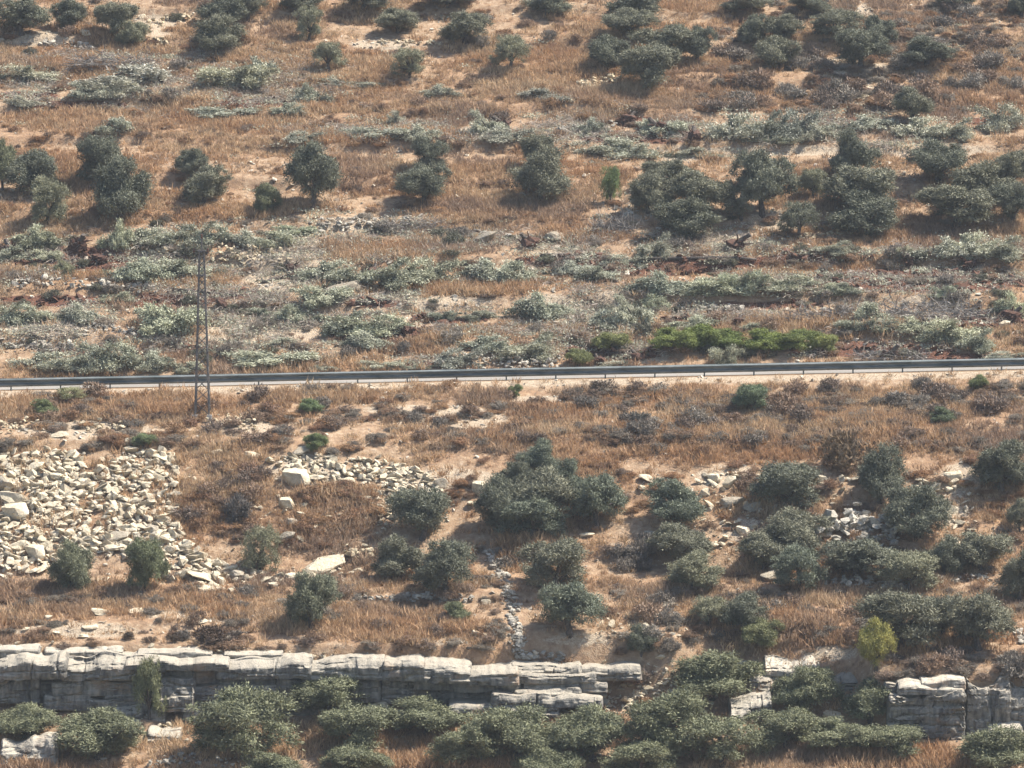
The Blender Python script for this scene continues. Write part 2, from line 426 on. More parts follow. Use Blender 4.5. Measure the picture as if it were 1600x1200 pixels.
# ================================================================== guard rail
post_px = [15 + 77.6 * k for k in range(-2, 24)]
post_x = [(p - 800) / (FPX / 260.3) for p in post_px]
GR = bpy.data.objects.new('guard_rail', None); COL.objects.link(GR); GR.location = (0, 0.3, 0)
tag(GR, 'long grey steel guard rail running along the whole road edge', 'guard rail')
prof = [(0.06, 0.235), (0.0, 0.27), (-0.055, 0.31), (-0.055, 0.37), (0.0, 0.41), (0.045, 0.45), (0.045, 0.51), (0.0, 0.55), (-0.055, 0.59), (-0.055, 0.65), (0.0, 0.69), (0.075, 0.715), (0.085, 0.735)]
for k in range(0, len(post_x) - 1, 2):
    xa = post_x[k] - 0.12; xb = post_x[min(k + 2, len(post_x) - 1)] + 0.12
    lift = 0.006 * ((k // 2) % 2)
    V = []; F = []
    for x in (xa, xb):
        for (py_, pz_) in prof: V.append((x, py_ - lift, pz_ + float(road_z(x)) + lift * 0.3 + 0.03 * (float(vnoise(x * 0.9, 0, 3)) - 0.5)))
        for (py_, pz_) in prof: V.append((x, py_ - lift + 0.012, pz_ + float(road_z(x)) + lift * 0.3))
    n = len(prof)
    for i in range(n - 1):
        F.append([i, i + 1, 2 * n + i + 1, 2 * n + i]); F.append([n + i, 3 * n + i, 3 * n + i + 1, n + i + 1])
    F.append([n - 1, 2 * n - 1, 4 * n - 1, 3 * n - 1]); F.append([0, 2 * n, 3 * n, n])
    obj('rail_beam', mesh_py('rail_beam', V, F, M['steel']), GR)
pm = mesh_py('guard_post', *join([box((0, 0.12, 0.10), (0.05, 0.09, 1.3)), box((0, 0.12, 0.10), (0.09, 0.012, 1.296)), box((0, 0.065, 0.47), (0.10, 0.06, 0.20))]), M['steel'])
for x in post_x:
    obj('post', pm, GR, (x, 0, float(road_z(x)) - 0.02))

# ================================================================== lattice pylon
PB = ground([316.5], [654])[0]; ps = scale_at(PB)
PH = (654 - 372) / ps; wb = 23.0 / ps / 2; wt = 7.0 / ps / 2; zt = (654 - 391) / ps
PY = bpy.data.objects.new('lattice_pylon', None); COL.objects.link(PY); PY.location = PB
tag(PY, 'slender steel lattice power pylon standing in front of the guard rail', 'pylon')
def half(z): return wb + (wt - wb) * min(z / zt, 1)
for sx in (-1, 1):
    for sy in (-1, 1):
        obj('leg', mesh_py('leg', *bar((sx * wb, sy * wb, -0.4), (sx * wt, sy * wt, zt), 0.09), M['pylon']), PY)
        obj('footing', mesh_py('footing', *box((sx * wb, sy * wb, 0.0), (0.3, 0.3, 0.5)), M['concrete']), PY)
z = 0.25; k = 0
while z < zt - 0.2:
    st = 1.5 * half(z) + 0.12; z2 = min(z + st, zt)
    for face in range(4):
        a = -1 if k % 2 else 1
        h1, h2 = half(z), half(z2)
        p = [(a * h1, -h1, z), (-a * h2, -h2, z2)]
        for q in range(face): p = [(-v[1], v[0], v[2]) for v in p]
        obj('brace', mesh_py('brace', *bar(p[0], p[1], 0.045), M['pylon']), PY)
    z = z2; k += 1
for (zz, wx, wy) in ((zt, 0.24, 0.24), (zt - 1.45, 0.27, 0.27)):
    obj('platform', mesh_py('platform', *join([box((0, 0, zz), (2 * wx, 2 * wy, 0.09))]), M['pylon']), PY)
obj('mast_tip', mesh_py('mast_tip', *join([bar((0, 0, zt), (0, 0, PH), 0.07)]), M['pylon']), PY)
obj('cross_arm', mesh_py('cross_arm', *join([bar((-0.5, 0, zt - 0.12), (0.4, 0, zt - 0.12), 0.05), bar((-0.5, 0, zt - 0.12), (-0.15, 0, zt - 0.4), 0.035)]), M['pylon']), PY)
for ix in (-0.46, 0.36, 0.0):
    zz = zt - 0.12 if ix else PH
    obj('insulator', mesh_py('insulator', *join([tube([(ix, 0, zz), (ix, 0, zz + 0.1), (ix, 0, zz + 0.12), (ix, 0, zz + 0.22), (ix, 0, zz + 0.24), (ix, 0, zz + 0.3)], [0.04, 0.08, 0.04, 0.08, 0.04, 0.03], 8)]), M['insul']), PY)

# ================================================================== rock ledge
def bed(seed, sx, sy, sz, lean, rough, dome, cap):
    """one bed of limestone: ragged lip, fluted and cracked face, undercut foot; origin at the front bottom centre"""
    rs = np.random.default_rng(seed); o = rs.random(6) * 80
    nx = int(np.clip(sx / 0.07, 8, 70)); nz = int(np.clip(sz / 0.07, 6, 34)); nt = 8
    u = np.linspace(-0.5, 0.5, nx + 1)
    rows = []
    a = rough * np.clip(0.5 * min(sx, sz), 0.25, 1.0)
    tl = sz * (1 + 0.24 * dome * (vnoise(u * sx * 0.9 + o[0], 0 * u, 41) - 0.5) * 2 + 0.10 * (vnoise(u * sx * 4 + o[1], 0 * u, 42) - 0.5))
    endr = np.clip((0.5 - np.abs(u)) * sx / (0.08 + 0.14 * rs.random()), 0, 1); endr = 1 - (1 - endr) ** 2.5
    tl = tl * (0.86 + 0.14 * endr)
    for k in range(nz + 1):
        v = k / nz
        x = u * sx + 0.10 * a * (vnoise(v * sz * 3 + o[2], u * 2, 43) - 0.5) * np.sign(u) * (np.abs(u) > 0.45)
        z = v * tl + (1 - v) * 0.22 * a * (fbm(x * 1.3 + o[5], 0 * x + o[0], 53, 2) - 0.5)
        fl = fbm(x * 2.0 + o[3], z * 1.3 + o[4], 44, 3) - 0.5
        bg_ = fbm(x * 0.9 + o[0], z * 0.9 + o[5], 45, 3) - 0.5
        sm = fbm(x * 5 + o[2], z * 6 + o[1], 46, 3) - 0.5
        wj = x + 0.25 * (vnoise(z * 1.5 + o[1], x * 0.7, 47) - 0.5)
        cr = np.abs(fbm(wj * 0.42 + o[5], 0 * x + o[3], 48, 2) - 0.5); crack = np.clip(1 - cr / 0.02, 0, 1) * 0.30
        br = np.abs(fbm(x * 0.25 + o[4], z * 2.4 + o[0], 49, 2) - 0.5); bedl = np.clip(1 - br / 0.05, 0, 1) * 0.22
        lay = np.floor(z / (0.42 + 0.16 * np.sin(o[0])) + 0.8 * vnoise(x * 0.45 + o[1], 0 * x, 54)).astype(int)
        cel = np.floor(x / 1.1 + 3.3 * vnoise(lay * 1.7 + o[2], 0 * x + o[3], 55) + 0.3 * vnoise(z * 2, x, 57)).astype(int)
        blk = vnoise(cel * 3.1 + o[4], lay * 5.3 + o[5], 56) - 0.5
        layo = vnoise(lay * 2.3 + o[1], 0 * x + o[2], 58) - 0.5
        y = -(a * (0.16 * fl + 0.75 * bg_ + 0.13 * sm + 0.36 * blk + 0.24 * layo)) + a * (crack + bedl) + lean * z
        y = y + cap * np.clip((v - 0.60 - 0.35 * (vnoise(x * 0.8 + o[1], 0 * x, 52) - 0.5)) / 0.40, 0, 1) ** 1.3
        y = y + 0.35 * a * (1 - endr) + 0.30 * a * np.clip(v - 0.72, 0, 1) ** 1.5 * 3.0 + 0.10 * a * np.clip(0.12 - v, 0, 1) * 8
        rows.append(np.stack([x, y, z], 1))
    last = rows[-1]
    for k in range(1, nt + 1):
        w = k / nt; r = last.copy(); r[:, 1] = last[:, 1] * (1 - w) + sy * w
        r[:, 2] = last[:, 2] + 0.10 * a * (fbm(r[:, 0] * 2 + o[0], r[:, 1] * 2 + o[1], 50, 3) - 0.5) * 2 * min(1, w * 3) + 0.02 * sy * w
        rows.append(r)
    back = rows[-1].copy(); back[:, 2] = 0; rows.append(back)
    n = nx + 1; V = np.concatenate(rows); m = len(rows)
    F = [[r * n + i, r * n + i + 1, (r + 1) * n + i + 1, (r + 1) * n + i] for r in range(m - 1) for i in range(nx)]
    F += [[(m - 1) * n + i, (m - 1) * n + i + 1, i + 1, i] for i in range(nx)]
    F.append([r * n for r in range(m)][::-1]); F.append([r * n + nx for r in range(m)])
    return V, F
_bs = [100]
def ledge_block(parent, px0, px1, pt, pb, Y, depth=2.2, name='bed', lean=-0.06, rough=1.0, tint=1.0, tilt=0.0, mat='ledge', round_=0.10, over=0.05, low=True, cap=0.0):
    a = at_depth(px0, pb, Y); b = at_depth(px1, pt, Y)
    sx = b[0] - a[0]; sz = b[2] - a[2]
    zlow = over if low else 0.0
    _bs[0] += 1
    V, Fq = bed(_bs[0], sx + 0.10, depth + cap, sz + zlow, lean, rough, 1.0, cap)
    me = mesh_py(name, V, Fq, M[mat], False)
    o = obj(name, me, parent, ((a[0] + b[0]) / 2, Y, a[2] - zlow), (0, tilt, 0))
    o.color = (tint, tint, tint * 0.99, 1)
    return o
def ledge(name, label, cat='rock ledge'):
    e = bpy.data.objects.new(name, None); COL.objects.link(e)
    return tag(e, label, cat)
CY = -30.6
L1 = ledge('rock_ledge', 'long grey layered limestone ledge below the dry grass, at lower left')
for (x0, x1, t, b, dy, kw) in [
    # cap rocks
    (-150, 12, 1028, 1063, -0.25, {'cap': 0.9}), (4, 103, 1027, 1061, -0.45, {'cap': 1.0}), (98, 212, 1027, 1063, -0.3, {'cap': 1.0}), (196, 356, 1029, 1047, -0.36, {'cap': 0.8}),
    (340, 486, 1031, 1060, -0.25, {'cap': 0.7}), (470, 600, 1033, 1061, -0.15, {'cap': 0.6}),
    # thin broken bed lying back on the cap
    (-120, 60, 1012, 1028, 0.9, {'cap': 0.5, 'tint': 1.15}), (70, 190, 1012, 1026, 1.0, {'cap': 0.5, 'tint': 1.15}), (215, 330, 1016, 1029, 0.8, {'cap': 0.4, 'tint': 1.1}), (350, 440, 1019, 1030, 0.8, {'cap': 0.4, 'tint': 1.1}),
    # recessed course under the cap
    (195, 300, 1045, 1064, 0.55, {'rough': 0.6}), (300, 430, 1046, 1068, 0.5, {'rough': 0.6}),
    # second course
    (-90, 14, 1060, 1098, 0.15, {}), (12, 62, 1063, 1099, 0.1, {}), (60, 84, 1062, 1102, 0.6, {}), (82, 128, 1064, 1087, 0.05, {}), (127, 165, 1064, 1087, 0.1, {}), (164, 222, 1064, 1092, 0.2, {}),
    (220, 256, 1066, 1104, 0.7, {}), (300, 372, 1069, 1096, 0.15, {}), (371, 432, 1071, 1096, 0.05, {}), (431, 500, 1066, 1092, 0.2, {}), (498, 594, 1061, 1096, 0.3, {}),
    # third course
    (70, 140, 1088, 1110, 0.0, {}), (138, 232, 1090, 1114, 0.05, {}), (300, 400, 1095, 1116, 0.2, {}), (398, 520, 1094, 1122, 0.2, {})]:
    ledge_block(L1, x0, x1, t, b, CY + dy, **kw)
BL = ledge('boulder', 'upright grey block standing against the middle of the lower left ledge', 'boulder')
ledge_block(BL, 249, 303, 1066, 1112, CY - 0.75, 1.5, lean=0.2, round_=0.13)
for (x0, x1, t, b, lab) in [(178, 222, 1104, 1128, 'flat grey rock low beside the tall green shrub on the ledge'), (234, 258, 1106, 1128, 'pale square rock just left below the upright block of the ledge'),
                            (286, 316, 1110, 1134, 'grey rock below and right of the upright block of the ledge'), (230, 282, 1143, 1160, 'flat topped slab lying in orange grass below the ledge'),
                            (0, 88, 1158, 1196, 'grey fissured outcrop at the bottom left corner'), (330, 350, 1104, 1120, 'small white boulder behind the round olive under the ledge')]:
    E = ledge('boulder', lab, 'boulder')
    Yg = ground([(x0 + x1) / 2], [b])[0][1]
    ledge_block(E, x0, x1, t, b, Yg, 1.2, lean=0.15, over=0.3, tint=1.15, cap=0.5)
L2 = ledge('rock_ledge', 'overhanging limestone slab with a dark hollow beneath, in the middle of the ledge')
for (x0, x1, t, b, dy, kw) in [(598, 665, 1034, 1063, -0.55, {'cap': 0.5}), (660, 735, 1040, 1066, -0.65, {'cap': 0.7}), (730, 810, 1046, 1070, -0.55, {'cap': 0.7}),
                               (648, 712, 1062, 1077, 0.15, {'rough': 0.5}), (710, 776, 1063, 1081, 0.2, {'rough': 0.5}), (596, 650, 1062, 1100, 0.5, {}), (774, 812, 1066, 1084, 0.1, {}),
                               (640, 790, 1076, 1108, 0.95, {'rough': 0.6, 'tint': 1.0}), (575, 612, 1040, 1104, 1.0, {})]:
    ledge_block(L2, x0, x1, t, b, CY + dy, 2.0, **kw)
L3 = ledge('rock_ledge', 'low broken grey ledges with tufts, right of the overhanging slab')
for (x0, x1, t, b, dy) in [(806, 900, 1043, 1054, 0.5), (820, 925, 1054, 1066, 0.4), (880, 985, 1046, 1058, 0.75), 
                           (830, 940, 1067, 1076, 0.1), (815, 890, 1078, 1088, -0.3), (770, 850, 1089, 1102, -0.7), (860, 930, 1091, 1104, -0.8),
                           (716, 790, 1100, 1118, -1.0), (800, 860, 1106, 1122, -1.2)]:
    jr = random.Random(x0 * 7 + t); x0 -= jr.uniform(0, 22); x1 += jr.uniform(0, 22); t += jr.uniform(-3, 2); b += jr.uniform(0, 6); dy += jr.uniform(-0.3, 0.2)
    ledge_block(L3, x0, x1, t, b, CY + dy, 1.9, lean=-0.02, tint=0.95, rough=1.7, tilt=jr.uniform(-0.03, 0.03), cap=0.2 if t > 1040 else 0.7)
L4 = ledge('rock_ledge', 'big shadowed limestone block with a bright slab cap, at lower right')
RY = -32.9
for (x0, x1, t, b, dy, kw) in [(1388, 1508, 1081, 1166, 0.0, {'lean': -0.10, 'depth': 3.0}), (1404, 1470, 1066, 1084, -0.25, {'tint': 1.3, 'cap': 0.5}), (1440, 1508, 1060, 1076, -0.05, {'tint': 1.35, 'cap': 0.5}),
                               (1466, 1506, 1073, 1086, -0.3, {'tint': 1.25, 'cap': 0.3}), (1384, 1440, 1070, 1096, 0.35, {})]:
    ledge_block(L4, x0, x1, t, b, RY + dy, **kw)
L5 = ledge('rock_ledge', 'smooth shadowed rock face running off the right edge at the bottom')
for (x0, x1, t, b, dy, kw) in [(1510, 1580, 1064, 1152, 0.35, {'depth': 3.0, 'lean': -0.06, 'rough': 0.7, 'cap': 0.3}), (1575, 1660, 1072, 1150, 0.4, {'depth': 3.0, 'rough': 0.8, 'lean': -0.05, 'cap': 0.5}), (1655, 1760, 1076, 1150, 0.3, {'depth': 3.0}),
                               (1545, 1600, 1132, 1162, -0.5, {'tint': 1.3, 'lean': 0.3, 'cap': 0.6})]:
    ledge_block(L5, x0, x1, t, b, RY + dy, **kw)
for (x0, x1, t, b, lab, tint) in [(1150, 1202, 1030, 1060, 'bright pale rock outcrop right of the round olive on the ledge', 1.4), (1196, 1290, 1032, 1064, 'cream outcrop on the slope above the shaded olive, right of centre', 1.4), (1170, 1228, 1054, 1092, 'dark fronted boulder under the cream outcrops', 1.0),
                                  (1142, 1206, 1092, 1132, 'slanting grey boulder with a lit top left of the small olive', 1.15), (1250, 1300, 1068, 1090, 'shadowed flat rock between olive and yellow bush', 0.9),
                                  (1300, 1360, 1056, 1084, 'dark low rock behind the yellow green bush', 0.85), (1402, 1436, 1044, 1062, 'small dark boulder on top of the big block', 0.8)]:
    E = ledge('boulder', lab, 'boulder')
    Yg = ground([(x0 + x1) / 2], [b - 2])[0][1]
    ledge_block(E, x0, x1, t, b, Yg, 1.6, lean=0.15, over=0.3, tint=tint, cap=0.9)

# ================================================================== prototypes
def sprays(rs, C, D, L, Wd, tone, nrm=None):
    """diamond shaped leaf sprays: at C, pointing along D"""
    n = len(C)
    D = D / (np.linalg.norm(D, axis=1, keepdims=True) + 1e-9)
    q = rs.normal(size=(n, 3)) if nrm is None else nrm; w = np.cross(D, q); w /= np.linalg.norm(w, axis=1, keepdims=True) + 1e-9
    L = L[:, None]; w = w * Wd[:, None]
    V = np.stack([C, C + 0.45 * L * D + w, C + L * D, C + 0.45 * L * D - w], 1).reshape(-1, 3)
    return V, np.arange(4 * n).reshape(n, 4), np.repeat(tone, 4)
def lobe_clumps(rs, lobes, n):
    """n clump centres on the shells of ellipsoid lobes, with outward directions"""
    w = np.array([l[3] * l[4] for l in lobes]); w = w / w.sum()
    k = rs.choice(len(lobes), n, p=w)
    d = rs.normal(size=(n, 3)); d[:, 2] += 0.25; d /= np.linalg.norm(d, axis=1, keepdims=True)
    r = 0.5 + 0.55 * rs.random(n) ** 0.6 + 0.22 * (rs.random(n) < 0.16)
    A = np.array(lobes)[k]
    C = A[:, :3] + d * r[:, None] * A[:, 3:6]
    return C, d
def foliage(name, seed, lobes, n_clump, per, cr, L, Wd, mat, up=0.25, zmin=None, droop=0.0):
    rs = np.random.default_rng(seed)
    C, d = lobe_clumps(rs, lobes, n_clump)
    sz = cr * (0.6 + 0.8 * rs.random(n_clump))
    P = np.repeat(C, per, 0) + rs.normal(size=(n_clump * per, 3)) * np.repeat(sz, per)[:, None] * np.array([1, 1, 0.7])
    D = np.repeat(d, per, 0) * 0.55 + rs.normal(size=P.shape) * 0.75 + np.array([0, 0, up])
    tone = np.clip(np.repeat(rs.random(n_clump), per) * 0.7 + rs.random(len(P)) * 0.3, 0, 1)
    loc = (P - np.repeat(C, per, 0)) / np.repeat(sz, per)[:, None]          # leaves face away from the twig they hang on
    NR = np.repeat(d, per, 0) * 0.8 + loc * 0.35 + rs.normal(size=P.shape) * 0.45 + np.array([0, 0, 0.15])
    if zmin is not None:
        keep = P[:, 2] > zmin; P, D, tone = P[keep], D[keep], tone[keep]
    n = len(P)
    NR = NR[keep] if zmin is not None else NR
    V, F, T = sprays(rs, P, D, L * (0.6 + 0.8 * rs.random(n)), Wd * (0.6 + 0.8 * rs.random(n)), tone, NR)
    return mesh_np(name, V, F, mat, False, {'tone': ('FLOAT', T)})

# olive trees, about 3.6 m wide and 3.3 m tall
OLIVE = []
for s in range(10):
    rs = np.random.default_rng(300 + s)
    lobes = [(0, 0, 1.6, 0.8, 0.8, 0.85)]
    nl = 7 + s % 4
    for i in range(nl):
        a = 2 * math.pi * (i + rs.random() * 0.7) / nl
        rr = 0.70 + 0.62 * rs.random()
        lobes.append((rr * math.cos(a), rr * math.sin(a), 0.75 + 1.6 * rs.random(), 0.42 + 0.32 * rs.random(), 0.45 + 0.28 * rs.random(), 0.36 + 0.28 * rs.random()))
    for i in range(2):
        a = rs.random() * 6.28
        lobes.append((0.55 * math.cos(a), 0.55 * math.sin(a), 2.2 + 0.45 * rs.random(), 0.5, 0.5, 0.42))
    if s in (3, 7):                      # open, sparse crowns
        nc, per = 150, 80
    else:
        nc, per = 260, 105
    lo = 0.0 if s % 3 else 0.2
    cm = foliage('olive_crown', 400 + s, lobes, nc, per, 0.15, 0.155, 0.023, M['olive'], zmin=lo)
    parts = []
    lean = rs.normal(size=2) * 0.18
    top = np.array([lean[0], lean[1], 0.85])
    parts.append(tube([(0, 0, -0.5), (0.03, 0, 0.0), (lean[0] * 0.5, lean[1] * 0.5, 0.45), top], [0.24, 0.20, 0.15, 0.14], 8))
    for l in lobes[1:1 + nl:2] + lobes[-2:]:
        e = np.array(l[:3]); mid = (top + e) / 2 + rs.normal(size=3) * 0.1
        parts.append(tube([top - (0, 0, 0.08), mid, e], [0.10, 0.06, 0.025], 6))
    tm = mesh_py('olive_trunk', *join(parts), M['bark'], True)
    OLIVE.append((cm, tm))
OW, OH = 3.25, 2.75

# felled olives: flattened heaps of drying boughs about 3.7 m wide and 1 m high
FELL = []
for s in range(9):
    rs = np.random.default_rng(700 + s)
    PP = []; DD = []; TT = []; parts = []
    for i in range(17):
        a = np.array([rs.uniform(-0.9, 0.9), rs.uniform(-0.35, 0.35), rs.uniform(0.0, 0.75) ** 1.2])
        th = rs.choice([0, math.pi]) + rs.normal() * 0.75
        el = rs.normal() * 0.42 + 0.08
        ln = rs.uniform(0.6, 1.45)
        d = np.array([math.cos(th) * math.cos(el), 0.8 * math.sin(th) * math.cos(el), math.sin(el)])
        mid = a + d * ln * 0.5 + np.array([0, 0, 0.14]); e = a + d * ln + np.array([0, 0, -0.06]) + rs.normal(size=3) * 0.08
        e[2] = max(e[2], 0.06)
        parts.append(tube([a, mid, e], [0.055, 0.035, 0.012], 5))
        tn = rs.random()
        for q in range(11):
            u = 0.15 + 0.85 * rs.random(); c0 = (1 - u) ** 2 * a + 2 * u * (1 - u) * mid + u * u * e
            k = 58; sz = 0.06 + 0.14 * rs.random()
            PP.append(c0 + rs.normal(size=(k, 3)) * sz * np.array([1.1, 1, 0.75])); DD.append(d * 0.7 + rs.normal(size=(k, 3)) * 0.75)
            TT.append(np.clip(0.65 * tn + 0.35 * rs.random() + rs.normal(size=k) * 0.22 - 0.05, 0, 1))
    P_ = np.concatenate(PP); k = P_[:, 2] > -0.12; P_ = P_[k]; D_ = np.concatenate(DD)[k]; T_ = np.concatenate(TT)[k]; n = len(P_)
    V, F, T = sprays(rs, P_, D_, 0.14 * (0.6 + 0.8 * rs.random(n)), 0.025 * (0.6 + 0.8 * rs.random(n)), T_, rs.normal(size=(n, 3)) * 0.7 + np.array([0.2, -0.3, 0.8]))
    cm = mesh_np('felled_foliage', V, F, M['felled'], False, {'tone': ('FLOAT', T)})
    FELL.append((cm, mesh_py('felled_branches', *join(parts), M['bark'], True)))
FW, FH = 3.15, 1.15

# leafless brushwood heaps
TWIG = []
for s in range(3):
    rs = np.random.default_rng(820 + s); n = 900
    C = np.stack([rs.uniform(-1.9, 1.9, n), rs.normal(size=n) * 0.5, np.abs(rs.normal(size=n)) * 0.28], 1)
    C[:, 2] *= np.clip(1.15 - (np.abs(C[:, 0]) / 2.0) ** 2, 0.1, 1)
    D = rs.normal(size=(n, 3)) * np.array([1, 0.7, 0.45])
    V, F, T = sprays(rs, C, D, 0.3 + 0.7 * rs.random(n), 0.010 + 0.016 * rs.random(n), rs.random(n))
    TWIG.append(mesh_np('brushwood', V, F, M['twigs'], False, {'tone': ('FLOAT', T)}))

# shrubs: dense twiggy cushions about 1.4 m wide and 0.8 m high
SHRUB = []
for s in range(6):
    rs = np.random.default_rng(900 + s)
    lobes = [(0, 0, 0.22, 0.5, 0.5, 0.38)] + [(rs.uniform(-0.35, 0.35), rs.uniform(-0.35, 0.35), rs.uniform(0.1, 0.35), 0.32, 0.32, 0.28) for i in range(4)]
    SHRUB.append(foliage('shrub', 930 + s, lobes, 60, 34, 0.085, 0.15, 0.019, M['shrub'], up=0.55, zmin=-0.1))
SW, SH = 1.5, 0.78

# rocks: angular hulls, about 1 m
def hull(seed, flat, n=15):
    rs = np.random.default_rng(seed); bm = bmesh.new()
    P = rs.normal(size=(n, 3)); P /= np.linalg.norm(P, axis=1, keepdims=True)
    P = np.sign(P) * np.abs(P) ** 0.75
    P *= np.array([0.5, 0.42, 0.5 * flat]) * (0.82 + 0.3 * rs.random((n, 1)))
    for p in P: bm.verts.new(p)
    bmesh.ops.convex_hull(bm, input=bm.verts)
    for v in [v for v in bm.verts if not v.link_faces]: bm.verts.remove(v)
    bmesh.ops.triangulate(bm, faces=bm.faces[:])
    bm.verts.index_update()
    V = np.array([v.co[:] for v in bm.verts]); Fq = np.array([[v.index for v in f.verts] for f in bm.faces]); bm.free()
    return V, Fq
HULL = [hull(40 + i, [0.75, 0.5, 0.95, 0.62, 0.4][i % 5], 12 + i % 6) for i in range(18)]
ROCK = [mesh_np('rock', v, f, M['rock']) for v, f in HULL]
GROCK = [mesh_np('weathered_rock', v, f, M['grock']) for v, f in HULL]
# boulders: bigger, worn rocks with broken faces
BOULD = []
for i in range(8):
    V, Fq = HULL[i * 2]
    bm = bmesh.new()
    vs = [bm.verts.new(v) for v in V]
    for f in Fq: bm.faces.new([vs[k] for k in f])
    bmesh.ops.subdivide_edges(bm, edges=bm.edges[:], cuts=2, use_grid_fill=True)
    bmesh.ops.smooth_vert(bm, verts=bm.verts[:], factor=0.45, use_axis_x=True, use_axis_y=True, use_axis_z=True)
    rs = np.random.default_rng(i)
    for v in bm.verts:
        v.co += Vector(v.co).normalized() * float(0.16 * (fbm(v.co.x * 4 + i * 7, v.co.y * 4 + v.co.z * 5, 60, 3) - 0.5))
    me = bpy.data.meshes.new('boulder'); bm.to_mesh(me); bm.free(); me.materials.append(M['rock'])
    BOULD.append(me)

# uprooted stumps: clod of earth with root ends and a sawn stem
STUMP = []
for i in range(4):
    rs = np.random.default_rng(990 + i)
    V, Fq = hull(980 + i, 0.8, 22)
    bm = bmesh.new(); vs = [bm.verts.new(v) for v in V]
    for f in Fq: bm.faces.new([vs[k] for k in f])
    bmesh.ops.subdivide_edges(bm, edges=bm.edges[:], cuts=2, use_grid_fill=True)
    for v in bm.verts: v.co *= 1 + 0.45 * (float(fbm(v.co.x * 6 + i * 5, v.co.y * 6 + v.co.z * 7, 66, 3)) - 0.5)
    me = bpy.data.meshes.new('root_ball'); bm.to_mesh(me); bm.free(); me.materials.append(M['root'])
    parts = []
    for k in range(9):
        d = rs.normal(size=3); d[2] = abs(d[2]) * 0.6; d /= np.linalg.norm(d)
        parts.append(tube([d * 0.25, d * 0.5 + rs.normal(size=3) * 0.05, d * (0.6 + 0.25 * rs.random())], [0.06, 0.04, 0.015], 5))
    rm = mesh_py('roots', *join(parts), M['root'])
    sm = mesh_py('stem', *tube([(0.1, 0, 0.1), (0.35, 0.1, 0.35), (0.5 + 0.2 * rs.random(), 0.1, 0.55)], [0.15, 0.12, 0.11], 8), M['bark'])
    STUMP.append((me, rm, sm))

